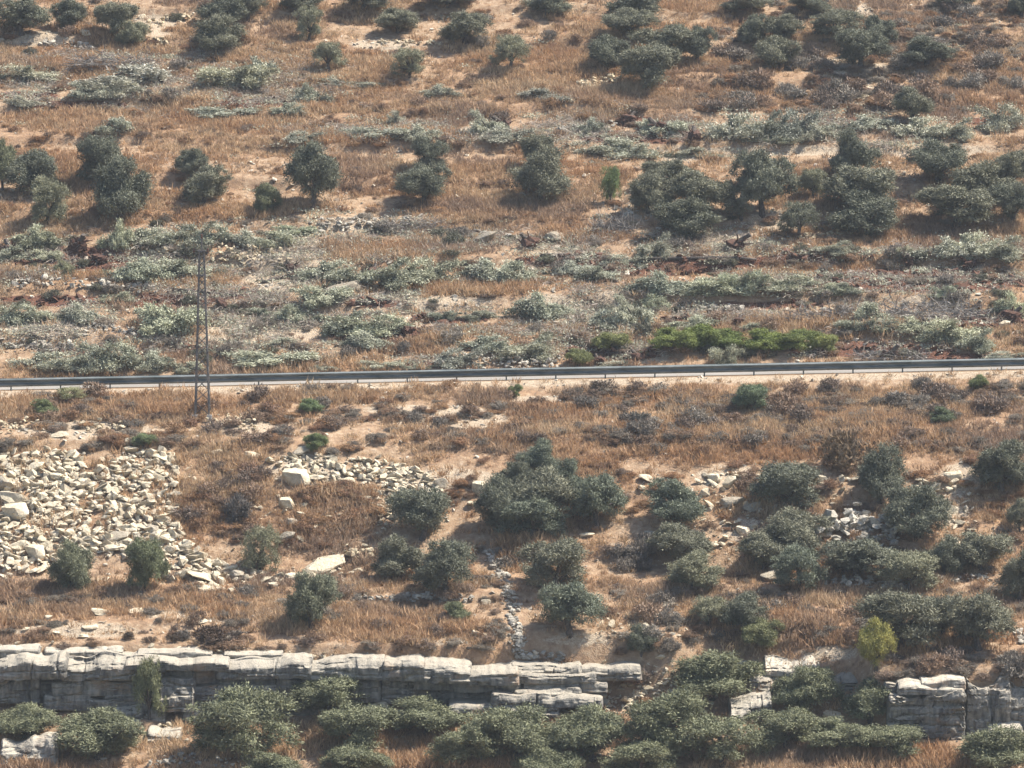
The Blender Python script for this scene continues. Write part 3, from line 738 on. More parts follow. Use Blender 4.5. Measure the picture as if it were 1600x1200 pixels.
# ================================================================== olive trees
# photo pixels: centre x, top, foot, width, crown kind, tint, label
G0 = (1, 1, 1); GD = (0.82, 0.86, 0.88); GL = (1.25, 1.25, 1.18); GG = (0.98, 1.03, 0.88); GB = (0.9, 1.0, 1.02)
TREES = [
 (33, 2, 60, 78, 0, GD, 'dark olive with short trunk in the top left corner'),
 (108, 2, 46, 56, 1, GD, 'small olive just right of the top left corner olive'),
 (178, 14, 64, 66, 2, G0, 'upper of two touching olives left of the white rubble patch near top left'),
 (206, 34, 76, 50, 5, GL, 'lower paler of two touching olives near top left'),
 (338, 30, 86, 84, 4, G0, 'round olive in front of a darker one, upper left, over heaped silver branches'),
 (352, -14, 42, 74, 6, GD, 'dark olive cut by the top edge behind the round upper left olive'),
 (386, -10, 36, 54, 8, G0, 'narrow olive at the top edge right of the dark upper left pair'),
 (462, -8, 28, 66, 1, GD, 'olive crown at the top edge above a slim bare trunk'),
 (482, 10, 66, 46, 3, GL, 'thin pale olive with slim trunk hanging below the top edge crown'),
 (514, 66, 113, 50, 7, GL, 'small sparse olive right of the silver branch heap, upper left'),
 (570, -6, 26, 74, 9, G0, 'pale olive at the top edge left of a stony strip'),
 (622, 14, 54, 66, 0, G0, 'oval olive above the white stone row, top centre'),
 (700, -14, 16, 84, 2, GD, 'olive mostly cut off by the top edge, top centre'),
 (727, 28, 76, 76, 5, G0, 'solitary round olive near top centre with shadow at its left'),
 (638, 76, 124, 58, 3, GL, 'thin greyish olive with visible trunk below the stone row'),
 (797, 56, 113, 58, 7, GL, 'sparse leaning olive with dark forked trunk, top centre'),
 (856, -14, 27, 74, 4, GD, 'dark olive at the top edge over pale stones, right of centre'),
 (1000, -24, 34, 84, 6, GD, 'topmost olive of the dark cluster at top right of centre'),
 (985, 22, 66, 86, 8, G0, 'second olive down in the dark cluster right of top centre'),
 (950, 60, 112, 62, 1, GD, 'dark leftmost olive of the cluster right of top centre'),
 (1040, 44, 102, 90, 9, G0, 'wide middle olive of the cluster right of top centre'),
 (1088, 44, 102, 56, 0, GD, 'rightmost olive of the cluster right of top centre'),
 (1012, 78, 147, 92, 2, G0, 'lowest olive of the cluster, drooping over its own shadow'),
 (1165, -8, 26, 74, 4, G0, 'olive at the top edge above two round ones, upper right'),
 (1268, -8, 24, 60, 5, GD, 'small dark olive at the top edge left of the bare path'),
 (1175, 28, 74, 52, 6, GD, 'left dark olive of the trio beside the bare path, upper right'),
 (1222, 28, 72, 60, 8, G0, 'right rear olive of the trio beside the bare path, upper right'),
 (1213, 60, 110, 70, 1, G0, 'front round olive of the trio beside the bare path, upper right'),
 (1310, 27, 72, 76, 9, G0, 'left rear olive of the group behind the bare path'),
 (1372, 26, 84, 52, 0, GD, 'right rear olive of the group behind the bare path'),
 (1346, 54, 112, 82, 2, GD, 'front olive of the group behind the bare path'),
 (1448, 66, 110, 84, 4, GD, 'olive above the dark shrub belt in the upper right'),
 (1598, -10, 28, 44, 5, GD, 'dark olive cut by the top right corner'),
 (1500, -12, 14, 66, 6, G0, 'low olive at the top edge near the right corner'),
 (1425, 142, 196, 62, 8, G0, 'lone standing olive among pale cut branches, upper right'),
 (50, 240, 308, 86, 1, GD, 'dark olive beside white stones at the left edge'),
 (74, 284, 356, 62, 9, GL, 'paler olive drooping in front of the dark left edge olive'),
 (4, 222, 300, 40, 0, GG, 'bright green olive cut by the left edge'),
 (156, 218, 296, 72, 2, GD, 'upper crown of the tall dark olive pair at left'),
 (186, 256, 350, 92, 4, GD, 'large dark lower olive of the pair at left'),
 (300, 240, 284, 48, 5, GD, 'small upper olive of the left middle pair'),
 (318, 262, 322, 76, 6, G0, 'lower rounded olive of the left middle pair'),
 (488, 234, 330, 82, 8, GD, 'upright dark olive with pale bare trunk, left of centre'),
 (418, 290, 336, 46, 1, GG, 'small round olive left of the upright dark one'),
 (668, 219, 276, 56, 9, GD, 'upper crown of the narrow centre olive pair'),
 (660, 258, 322, 80, 0, GD, 'lower wider olive of the narrow centre pair'),
 (836, 214, 270, 50, 2, G0, 'upper olive rising behind the umbrella shaped one, centre'),
 (845, 238, 320, 92, 4, G0, 'umbrella shaped olive with thin trunk, centre'),
 (1044, 252, 306, 82, 5, G0, 'rear left olive of the big grove right of centre'),
 (1012, 276, 336, 68, 6, G0, 'leftmost low olive of the big grove right of centre'),
 (1092, 276, 344, 92, 8, G0, 'broad middle olive of the big grove right of centre'),
 (1068, 314, 372, 98, 1, GD, 'front olive of the big grove beside bare sloping ground'),
 (1158, 288, 350, 60, 9, G0, 'narrow olive filling the gap in the big grove'),
 (1192, 248, 348, 92, 0, GD, 'tall right olive of the big grove with shaded trunk'),
 (1248, 316, 375, 60, 7, GD, 'compact dome shaped olive right of the bare slope'),
 (1270, 266, 312, 44, 2, GL, 'small pale olive between two groves, right'),
 (1334, 220, 292, 74, 4, GD, 'top olive of the three stacked ones with a dark trunk at right'),
 (1344, 262, 334, 112, 5, G0, 'middle wide olive of the three stacked ones at right'),
 (1358, 302, 372, 104, 6, GD, 'lowest of three stacked olives, its dark trunk showing'),
 (1468, 228, 292, 88, 8, GD, 'dark olive standing highest in the right edge grove'),
 (1526, 258, 320, 106, 1, G0, 'broad olive in the middle of the right edge grove'),
 (1496, 304, 366, 124, 9, G0, 'low spreading olive at the front of the right edge grove'),
 (1584, 240, 300, 66, 0, G0, 'rear olive of the right edge grove cut by the frame'),
 (1584, 290, 352, 66, 2, GD, 'front olive of the right edge grove cut by the frame'),
 (842, 694, 748, 62, 4, GB, 'top crown of the largest olive clump below the road'),
 (808, 724, 772, 54, 5, GD, 'dark left shoulder of the largest clump below the road'),
 (884, 724, 790, 56, 6, GB, 'right shoulder of the largest olive clump below the road'),
 (848, 744, 826, 104, 8, G0, 'central olive of the largest clump below the road'),
 (784, 754, 838, 76, 1, GD, 'lower left olive of the largest clump, shading bare ground'),
 (832, 786, 850, 100, 9, GB, 'lowest olive of the largest clump below the road'),
 (932, 746, 828, 84, 0, GB, 'round olive right beside the largest clump'),
 (660, 772, 850, 98, 2, GD, 'bushy olive at the foot of the right rubble chute'),
 (622, 842, 908, 80, 4, G0, 'left olive of the touching pair above the stone row'),
 (694, 846, 930, 92, 5, GD, 'right dark olive of the touching pair above the stone row'),
 (1060, 755, 826, 96, 6, GB, 'lone olive right of the white round boulder below the road'),
 (1062, 824, 890, 92, 8, G0, 'upper olive of the stacked pair above orange grass'),
 (1080, 866, 926, 84, 1, GL, 'lower paler olive of the stacked pair above orange grass'),
 (868, 848, 926, 108, 9, G0, 'wide grey green olive right of the stone track'),
 (890, 924, 1006, 98, 0, GB, 'round olive at the foot of the stone track'),
 (1230, 732, 806, 108, 2, GD, 'spreading olive among pale boulders below the road, right'),
 (1376, 706, 792, 82, 4, GD, 'tall olive with its shadow to the left among white rocks'),
 (1434, 766, 852, 98, 5, GD, 'dense olive beside the grey rubble patch at right'),
 (1566, 696, 776, 92, 6, GD, 'lone dark olive in brown grass near the right edge'),
 (1194, 836, 896, 84, 8, G0, 'left olive of the three below the spreading one'),
 (1246, 808, 880, 102, 1, G0, 'top olive of the three below the spreading one'),
 (1250, 868, 932, 80, 9, GB, 'front olive of the three, above orange soil'),
 (1342, 842, 908, 116, 0, GD, 'wide low olive under the grey rubble patch'),
 (1422, 870, 930, 96, 2, GL, 'pale brushy olive right of the wide low one'),
 (1476, 842, 900, 64, 4, GD, 'small dark trunked olive near the low wall at right'),
 (1534, 834, 896, 96, 5, G0, 'broad olive above the low wall near the right edge'),
 (1594, 862, 942, 66, 6, G0, 'olive cut by the right edge below the broad one'),
 (1594, 786, 834, 40, 8, G0, 'small olive cut by the right edge beside orange grass'),
 (1160, 936, 994, 76, 1, GD, 'small dark round olive in grey shrubs, lower right of centre'),
 (1108, 936, 986, 62, 7, GL, 'thin greyish olive left of the small dark round one'),
 (1406, 930, 1018, 124, 9, G0, 'large rounded olive behind the yellow green bush'),
 (1530, 930, 1020, 104, 0, G0, 'large olive with dark foot near the lower right edge'),
 (1472, 936, 1000, 66, 2, GD, 'olive squeezed between the two large ones at lower right'),
 (1114, 1030, 1102, 128, 4, GG, 'broad leaning olive on the ledge, right of the bedded rock'),
 (1262, 1050, 1118, 92, 5, GG, 'half shaded olive below the cream outcrop'),
 (1362, 1078, 1142, 84, 6, GG, 'small olive against the big shadowed block'),
 (44, 1108, 1162, 94, 8, GG, 'low olive in the bottom left corner'),
 (154, 1118, 1192, 124, 1, GG, 'spreading olive second from the bottom left corner'),
 (380, 1088, 1192, 134, 9, GG, 'largest round olive below the long ledge'),
 (512, 1060, 1128, 112, 0, GG, 'olive pressed against the long ledge near its right end'),
 (556, 1108, 1182, 104, 2, GG, 'olive under the dark corner of the overhanging slab'),
 (668, 1096, 1152, 112, 4, GG, 'olive in front of the overhanging slab hollow'),
 (808, 1108, 1192, 124, 5, GG, 'olive below the bedded ledge, bottom centre'),
 (722, 1134, 1204, 92, 6, GG, 'low olive between bottom centre crowns and orange grass'),
 (926, 1116, 1196, 112, 8, GG, 'olive right of the small standing stone at bottom centre'),
 (1044, 1088, 1184, 124, 1, GG, 'tall olive at bottom, left of the one with a forked trunk'),
 (1130, 1122, 1202, 116, 3, GG, 'open olive with a clearly forked dark trunk at the bottom'),
 (1226, 1112, 1176, 100, 9, GG, 'leaning olive below the slanting grey boulder'),
 (1310, 1126, 1182, 96, 0, GG, 'low olive running toward the foot of the big block'),
 (1392, 1138, 1186, 92, 2, GG, 'lowest olive under the big shadowed block'),
 (1556, 1150, 1216, 116, 4, GG, 'olive in the bottom right corner'),
 (556, 1166, 1220, 90, 5, GG, 'dark olive cut by the bottom edge left of centre'),
 (432, 1178, 1230, 84, 6, GG, 'olive top peeking over the bottom edge under the largest round one'),
 (862, 1180, 1236, 92, 8, GG, 'olive crown cut by the bottom edge at centre'),
 (1000, 1168, 1226, 100, 9, GG, 'bottom edge olive left of the forked trunk'),
]
# small green bushes, same leaf
BUSHES = [
 (115, 866, 926, 66, 1, (0.95,1,0.9), 'grey green bush at the foot of the big rubble slope'),
 (228, 864, 928, 64, 2, (0.95,1.05,0.85), 'green bush right of the flat white stone under the rubble'),
 (408, 836, 896, 64, 3, (1.1,1.1,1), 'thin leaning bush between the rubble slopes'),
 (486, 918, 986, 78, 5, (0.95,1,0.95), 'lone bush in dry grass above the long ledge'),
 (234, 1048, 1128, 42, 7, (1.1,1.15,0.9), 'tall thin shrub hanging in front of the long ledge'),
 (1370, 1000, 1056, 56, 8, (1.75,1.65,0.75), 'yellow green bush standing alone at lower right'),
 (955, 272, 320, 32, 7, (1.05,1.3,0.8), 'small fresh green sapling left of the big grove'),
 (1052, 522, 553, 70, 0, (0.88,1.05,0.46), 'leftmost bright green bush of the row above the road'),
 (1094, 518, 549, 70, 1, (0.95,1.15,0.48), 'second bright green bush of the row above the road'),
 (1136, 523, 548, 66, 4, (0.75,0.95,0.42), 'darker green bush in the middle of the green row'),
 (1200, 522, 549, 74, 6, (0.92,1.12,0.46), 'fourth bright green bush of the row above the road'),
 (1252, 524, 549, 70, 9, (0.85,1.02,0.46), 'fifth bright green bush of the row above the road'),
 (1290, 530, 552, 40, 2, (1.3,1.4,0.7), 'small yellowish bush ending the green row'),
 (955, 526, 550, 58, 5, (1.05,1.12,0.62), 'olive green low bush left of the bright green row'),
 (905, 553, 574, 40, 8, (1.05,1.12,0.7), 'small rounded green shrub just above the guard rail'),
 (1174, 612, 646, 56, 2, (0.8,1.0,0.85), 'dark green low bush on the verge, right of centre'),
 (486, 628, 646, 42, 4, (0.8,1.05,0.7), 'small dark green cushion on the verge right of the pylon'),
 (1476, 640, 660, 42, 6, (0.8,0.95,0.8), 'small dark cushion bush on the verge at right'),
 (70, 628, 648, 40, 6, (1.0,1.15,0.8), 'greenish cushion on the verge at left'),
 (110, 608, 626, 50, 3, (1.3,1.3,1.0), 'grey green tuft touching the road edge at left'),
 (226, 684, 702, 40, 5, (0.9,1.1,0.8), 'dark green cushion above the rubble slope'),
 (494, 684, 704, 40, 1, (0.9,1.1,0.7), 'green cushion above the second rubble slope'),
 (1530, 592, 610, 30, 8, (0.95,1.08,0.7), 'fresh green tuft under the guard rail at right'),
 (806, 605, 620, 22, 9, (0.95,1.1,0.7), 'tiny green tuft under the guard rail at centre'),
 (1190, 988, 1026, 62, 0, (1.05,1.08,0.78), 'yellowish low bush above the cream outcrop'),
 (1002, 1000, 1034, 48, 4, (0.75,0.8,0.8), 'dark round bush on the terrace right of the stone track'),
 (712, 945, 968, 40, 6, (1.0,1.1,0.9), 'small green bush under the stone row'),
]
# ================================================================== felled olives: centre x, top, foot, width, kind, tint, label
FELLED = [
 (210, 88, 140, 150, 0, (1,1,1.02), 'big grey silver heap of cut branches, upper left'),
 (366, 92, 142, 92, 1, (1.1,1.12,1), 'pale cut branches around a dark log, upper left'),
 (395, 82, 120, 50, 2, (0.8,0.85,0.8), 'darker felled crown right of the pale cut branches, upper left'),
 (40, 96, 130, 84, 3, (1.1,1.1,1), 'pale yellowish cut branches near the left edge, upper left'),
 (140, 134, 160, 56, 4, (0.95,1,0.95), 'small green felled crown below the big silver heap'),
 (186, 128, 160, 80, 5, (1.05,1.05,1), 'silver branch heap touching the grassy strip, upper left'),
 (30, 158, 178, 60, 6, (1,1,0.95), 'low felled branches on red soil at the left edge'),
 (180, 176, 212, 64, 0, (0.85,0.9,0.85), 'round felled crown alone in the grassy strip at left'),
 (356, 162, 188, 86, 1, (0.9,0.95,0.92), 'row of cut branches against the dark bank, upper left'),
 (485, 124, 160, 46, 2, (0.85,0.9,0.85), 'bushy felled crown below the sparse olive'),
 (450, 160, 184, 44, 3, (0.9,0.95,0.9), 'small felled clump under the bushy one, upper left'),
 (548, 124, 142, 92, 4, (0.95,0.98,0.95), 'long low line of branches on stones, upper centre left'),
 (470, 204, 226, 50, 5, (0.95,0.98,0.95), 'grey green felled clump on pale ground above the dark upright olive'),
 (684, 130, 154, 56, 6, (1,1.02,0.98), 'light felled crown standing clear in grass, top centre'),
 (845, 132, 158, 74, 0, (1,1,1), 'silver branches beside grey stones, right of top centre'),
 (592, 194, 222, 80, 1, (0.9,0.94,0.9), 'felled crown pair left of the narrow centre olives'),
 (646, 190, 222, 60, 2, (0.95,0.98,0.92), 'felled crown with a tall sprig, above the narrow centre olives'),
 (618, 168, 196, 24, 3, (1.05,1.05,1), 'upright pale sprig above the centre felled crowns'),
 (762, 174, 214, 52, 4, (1.02,1.05,0.98), 'felled olive leaning by a dark root plate, upper centre'),
 (786, 206, 234, 70, 5, (1,1.02,1), 'low felled branches behind the umbrella shaped olive'),
 (925, 182, 210, 44, 6, (0.85,0.9,0.88), 'dark felled clump left of the red root balls'),
 (960, 206, 242, 90, 0, (1,1.03,0.98), 'large felled crown below the dark clump, right of centre'),
 (1036, 180, 214, 60, 1, (1.05,1.1,1.02), 'bright silver crown behind the red root balls'),
 (1010, 220, 250, 80, 2, (0.9,0.95,0.9), 'felled crown just above the big grove'),
 (1152, 170, 222, 76, 3, (1.08,1.1,1.05), 'pale silver crown at left of the long felled row, upper right'),
 (1192, 176, 222, 60, 4, (0.8,0.85,0.82), 'dark middle of the long felled row, upper right'),
 (1240, 168, 220, 56, 5, (0.75,0.8,0.8), 'dark upright sprig heap in the long felled row, upper right'),
 (1272, 188, 222, 60, 6, (1.1,1.12,1.08), 'whitish right end of the long felled row, upper right'),
 (1090, 226, 248, 60, 0, (1,1.02,0.96), 'pale flat branches at the left end of the cleared terrace'),
 (1208, 222, 238, 60, 1, (0.95,1,0.92), 'small green branches on the cleared terrace'),
 (1345, 174, 206, 76, 2, (0.9,0.95,0.92), 'felled crown left of the lone standing olive, upper right'),
 (1440, 176, 216, 74, 3, (1.12,1.14,1.08), 'whitish branches under the lone standing olive, upper right'),
 (1488, 186, 220, 60, 4, (1.05,1.08,1.02), 'pale branches right of the lone standing olive'),
 (1570, 160, 206, 66, 5, (1.12,1.14,1.08), 'tall pale heap at the right edge, upper right'),
 (54, 354, 392, 66, 6, (1,1.05,0.92), 'green silver felled crown at left below the edge olives'),
 (24, 376, 408, 60, 0, (0.9,0.95,0.88), 'felled crown by a dark hollow at the left edge'),
 (72, 386, 410, 40, 1, (1.05,1.08,0.95), 'small pale felled crown left of the dark root plate'),
 (182, 340, 392, 40, 2, (1.15,1.2,1), 'pale upright sprig under the large dark left olive'),
 (226, 356, 392, 90, 3, (0.98,1.02,0.95), 'wide felled crown above the orange gap at left'),
 (272, 352, 382, 60, 4, (1.02,1.05,1), 'silver crown left of the pylon top'),
 (330, 346, 384, 70, 5, (0.95,1,0.95), 'felled crown behind the pylon top'),
 (384, 358, 388, 60, 6, (0.92,0.96,0.92), 'felled crown right of the pylon top'),
 (432, 352, 390, 72, 0, (0.98,1.02,0.92), 'green felled crown beside pale rubble, left of centre'),
 (464, 348, 370, 50, 1, (0.85,0.95,0.8), 'darker green clump at the end of the stony strip'),
 (206, 396, 440, 88, 2, (0.88,0.95,0.85), 'large dark felled crown above the left stone wall'),
 (276, 398, 436, 84, 3, (0.95,1,0.92), 'grey felled crown left of the pylon'),
 (100, 400, 430, 30, 4, (0.7,0.72,0.55), 'thin brownish sapling in orange grass at left'),
 (30, 472, 506, 70, 5, (1,1.06,0.98), 'pale green felled crown at the left edge below the wall'),
 (120, 472, 506, 56, 6, (0.98,1.02,0.98), 'felled crown beside a dark gap at left'),
 (66, 480, 504, 50, 0, (1.05,1.1,1), 'silver crown between the two left edge heaps'),
 (268, 466, 528, 84, 1, (1,1.06,0.92), 'tall green felled olive left of the pylon, with dark left side'),
 (200, 452, 474, 60, 2, (0.95,1,0.9), 'small green crown below the left stone wall'),
 (64, 548, 584, 90, 3, (1,1.04,0.98), 'leftmost silver heap right above the guard rail'),
 (126, 548, 584, 70, 4, (0.9,0.95,0.9), 'second heap from the left above the guard rail'),
 (180, 534, 584, 86, 5, (0.95,1,0.92), 'tallest heap above the guard rail at left'),
 (238, 550, 584, 70, 6, (0.95,1,0.95), 'heap above the guard rail left of the pylon'),
 (300, 560, 586, 50, 0, (0.95,1,0.92), 'small heap above the guard rail at the pylon'),
 (430, 546, 582, 110, 1, (1,1.05,0.95), 'rounded heap above the guard rail right of the pylon'),
 (492, 568, 582, 50, 2, (0.95,1,0.95), 'low green end of the rounded heap by the guard rail'),
 (512, 402, 442, 80, 3, (0.95,1,0.94), 'felled crown above the white boulder, left of centre'),
 (596, 406, 452, 84, 4, (0.95,1,0.92), 'felled crown with a dark root plate, left of centre'),
 (664, 400, 444, 76, 5, (1.08,1.12,1), 'bright silver crown with bare sticks, centre left'),
 (760, 404, 442, 76, 6, (0.95,1,0.95), 'left half of the wide felled olive at centre'),
 (806, 396, 442, 70, 0, (0.98,1.04,0.96), 'right half of the wide felled olive at centre'),
 (510, 448, 490, 70, 1, (0.95,1,0.9), 'dark green crown below the white boulder'),
 (462, 470, 504, 70, 2, (0.92,0.98,0.9), 'felled crown sloping down left of the white boulder'),
 (410, 478, 496, 50, 3, (0.9,0.96,0.88), 'low crown right of the pylon shaft'),
 (536, 488, 526, 60, 4, (0.92,0.98,0.92), 'crown over the red root ball, left of centre'),
 (596, 490, 530, 104, 5, (1.04,1.1,0.98), 'wide light felled olive between two red root balls'),
 (570, 520, 548, 60, 6, (0.95,1,0.95), 'drooping branches below the wide light felled olive'),
 (446, 524, 544, 56, 0, (1,1.02,0.95), 'thin branches on stony ground right of the pylon'),
 (594, 562, 582, 60, 1, (1.05,1.08,1), 'pale small heap above the guard rail, left of centre'),
 (648, 566, 580, 60, 2, (0.9,0.95,0.9), 'low dark heap above the guard rail, left of centre'),
 (756, 520, 552, 76, 3, (0.88,0.94,0.9), 'dark green felled crown over the grey stone pile'),
 (822, 528, 566, 80, 4, (1.05,1.08,1), 'silver felled crown right over the grey stone pile'),
 (712, 544, 578, 60, 5, (0.8,0.84,0.84), 'shaded grey clump left of the grey stone pile'),
 (838, 456, 500, 76, 6, (0.82,0.88,0.82), 'dark felled crown in the orange strip at centre'),
 (750, 480, 500, 60, 0, (0.75,0.78,0.72), 'dark low clump left of the centre dark crown'),
 (690, 482, 502, 40, 1, (0.7,0.76,0.72), 'small dark round clump on pale ground at centre'),
 (884, 404, 430, 60, 2, (0.95,1,0.98), 'felled crown on the dark soil line, right of centre'),
 (930, 410, 440, 60, 3, (0.95,1,0.95), 'low pale branches below the dark soil line'),
 (1022, 366, 404, 50, 4, (1,1.02,0.98), 'round silver crown above the long dark log'),
 (970, 396, 420, 60, 5, (1.05,1.08,1.02), 'pale branches left of the long dark log'),
 (1030, 424, 462, 80, 6, (0.78,0.85,0.8), 'darkest felled crown below the long dark log'),
 (1106, 424, 458, 70, 0, (0.98,1.04,0.95), 'green felled crown right of the darkest one'),
 (1158, 418, 462, 60, 1, (1,1.08,0.95), 'bright green silver crown with dark gap below it'),
 (1014, 448, 484, 44, 2, (0.95,1.02,0.88), 'small green crown under the darkest felled one'),
 (1118, 448, 480, 90, 3, (1.04,1.1,0.95), 'long pale felled crown above a white stone line'),
 (990, 464, 512, 60, 4, (1.05,1.08,1), 'pale crown with shaded right flank, right of centre'),
 (950, 482, 514, 60, 5, (0.85,0.9,0.86), 'dark crown left of the pale shaded one'),
 (1090, 492, 518, 80, 6, (1,1.05,0.95), 'silver crown just above the bright green bushes'),
 (1180, 500, 520, 50, 0, (0.95,1,0.92), 'small crown between bright green bushes and grey brush'),
 (1130, 534, 572, 40, 1, (0.95,0.98,0.88), 'small tree like sprig standing by the guard rail, right'),
 (1150, 560, 574, 50, 2, (0.7,0.8,0.72), 'dark green low heap at the guard rail, right of centre'),
 (970, 562, 578, 60, 3, (1,1.02,0.98), 'pale low heap at the guard rail between root balls'),
 (1294, 380, 404, 66, 4, (1.1,1.12,1.05), 'pale brush in tall orange grass at right'),
 (1240, 440, 470, 90, 5, (0.98,1.02,0.92), 'long green felled crown right of the dark log end'),
 (1300, 452, 474, 70, 6, (0.98,1.04,0.92), 'low green crown beside the long green one'),
 (1320, 440, 462, 40, 0, (0.75,0.8,0.75), 'small dark crown on red soil at right'),
 (1410, 384, 408, 20, 1, (1.2,1.2,1.05), 'tiny whitish sprig in orange grass at right'),
 (1476, 372, 410, 70, 2, (1.02,1.05,1.02), 'left silver crown of the heap under the right edge grove'),
 (1520, 366, 412, 76, 3, (1.12,1.15,1.05), 'pale middle crown of the heap under the right edge grove'),
 (1556, 386, 424, 76, 4, (1.02,1.05,0.98), 'lower right crown of the heap under the right edge grove'),
 (1480, 446, 466, 40, 5, (0.9,1,0.92), 'small grey green sprig on the red soil'),
 (1580, 456, 496, 50, 6, (1.08,1.15,0.95), 'bright crown at the right edge below the red soil'),
 (1362, 462, 506, 60, 0, (1,1.05,0.95), 'silver sprig rising left of the grey brushwood'),
 (1350, 506, 530, 70, 1, (0.85,0.9,0.85), 'dark crown right of the bright green row'),
 (1420, 496, 526, 70, 2, (1.05,1.1,0.95), 'pale crown left of the dark upright stump'),
 (1480, 496, 540, 80, 3, (1.05,1.1,0.95), 'pale crown right of the dark upright stump'),
 (1520, 516, 552, 60, 4, (0.92,0.98,0.9), 'crown sloping to the white stones near the right edge'),
 (1570, 548, 566, 60, 5, (1.02,1.05,1), 'silver heap at the guard rail near the right edge'),
 (1400, 540, 562, 60, 6, (0.75,0.74,0.72), 'shaded grey heap at the guard rail, right'),
]
BRUSH = [
 (1460, 466, 500, 170, 0, 'long heap of grey leafless brushwood below the red soil'),
 (1300, 478, 506, 150, 1, 'grey brushwood heap left of the long one'),
 (170, 88, 112, 120, 2, 'grey bare brush on top of the big silver heap'),
 (960, 330, 366, 70, 0, 'wispy grey bare bush beside the big grove'),
 (640, 346, 362, 90, 1, 'grey sticks over the stony strip left of centre'),
 (1390, 545, 566, 120, 2, 'grey sticks at the guard rail, right'),
 (250, 400, 420, 80, 1, 'bare grey sticks left of the pylon'),
]
STUMPS = [(122, 392, 34, 'dark root plate standing at left above the orange grass'), (208, 378, 26, 'dark root ball in the wide felled crown at left'), (155, 412, 26, 'small dark clod right of the left root plate'),
 (228, 496, 22, 'pointed red stump left of the tall green felled olive'), (346, 482, 26, 'dark clod just right of the pylon'), (342, 548, 12, 'tiny dark stump on orange ground right of the pylon'),
 (546, 518, 26, 'red root ball left of the wide light felled olive'), (636, 524, 28, 'red root ball right of the wide light felled olive'), (584, 436, 30, 'dark root plate inside the centre left felled crown'),
 (458, 424, 22, 'small dark stump at the left end of a felled crown row'), (828, 388, 30, 'dark hollowed stump beside the pale boulder at centre'), (786, 202, 26, 'dark root plate by the leaning felled olive, upper centre'),
 (1032, 212, 36, 'red brown root ball, left one of two, upper right of centre'), (1086, 222, 32, 'red brown root ball, right one of two, upper right of centre'), (982, 194, 26, 'reddish clod left of the two root balls'),
 (1150, 392, 34, 'dark forked stump above the log line at right'), (938, 572, 24, 'square dark stump at the guard rail'), (998, 564, 24, 'round red stump at the guard rail'),
 (1154, 508, 20, 'dark stump just above the bright green bushes'), (1448, 516, 26, 'dark upright stump between two pale crowns'), (1390, 562, 32, 'low dark stump at the guard rail, right'),
 (1516, 424, 34, 'dark clod at the left of the red soil by the grove heap'), (1580, 502, 30, 'dark stump with pale stones at the right edge'), (1180, 455, 30, 'dark hollow clod under the bright green silver crown'),
 (1420, 416, 26, 'dark clod in orange grass at right'), (20, 402, 36, 'dark hollow clod at the left edge'), (94, 556, 18, 'small red stump in the heaps above the rail at left')]
LOGS = [(1004, 1182, 408, 409, 0.13, 'long dark log lying straight across the slope'), (846, 896, 402, 400, 0.12, 'short dark log left of the long one'), (556, 612, 475, 473, 0.12, 'dark log on pale ground, left of centre'),
 (408, 458, 443, 430, 0.13, 'dark log slanting beside a felled crown, left of centre'), (240, 320, 432, 412, 0.07, 'thin grey pole leaning on brush left of the pylon'), (1200, 1320, 429, 431, 0.08, 'pale barked log along the edge of orange grass'),
 (610, 690, 368, 361, 0.06, 'pale pole on the stony strip, left of centre'), (270, 372, 454, 462, 0.10, 'dark split log behind the pylon'), (44, 72, 522, 530, 0.06, 'short brown stick on pale ground at left'),
 (390, 440, 158, 152, 0.09, 'dark log before the upper left bank'), (940, 990, 172, 178, 0.06, 'thin stick on grass, upper right of centre')]
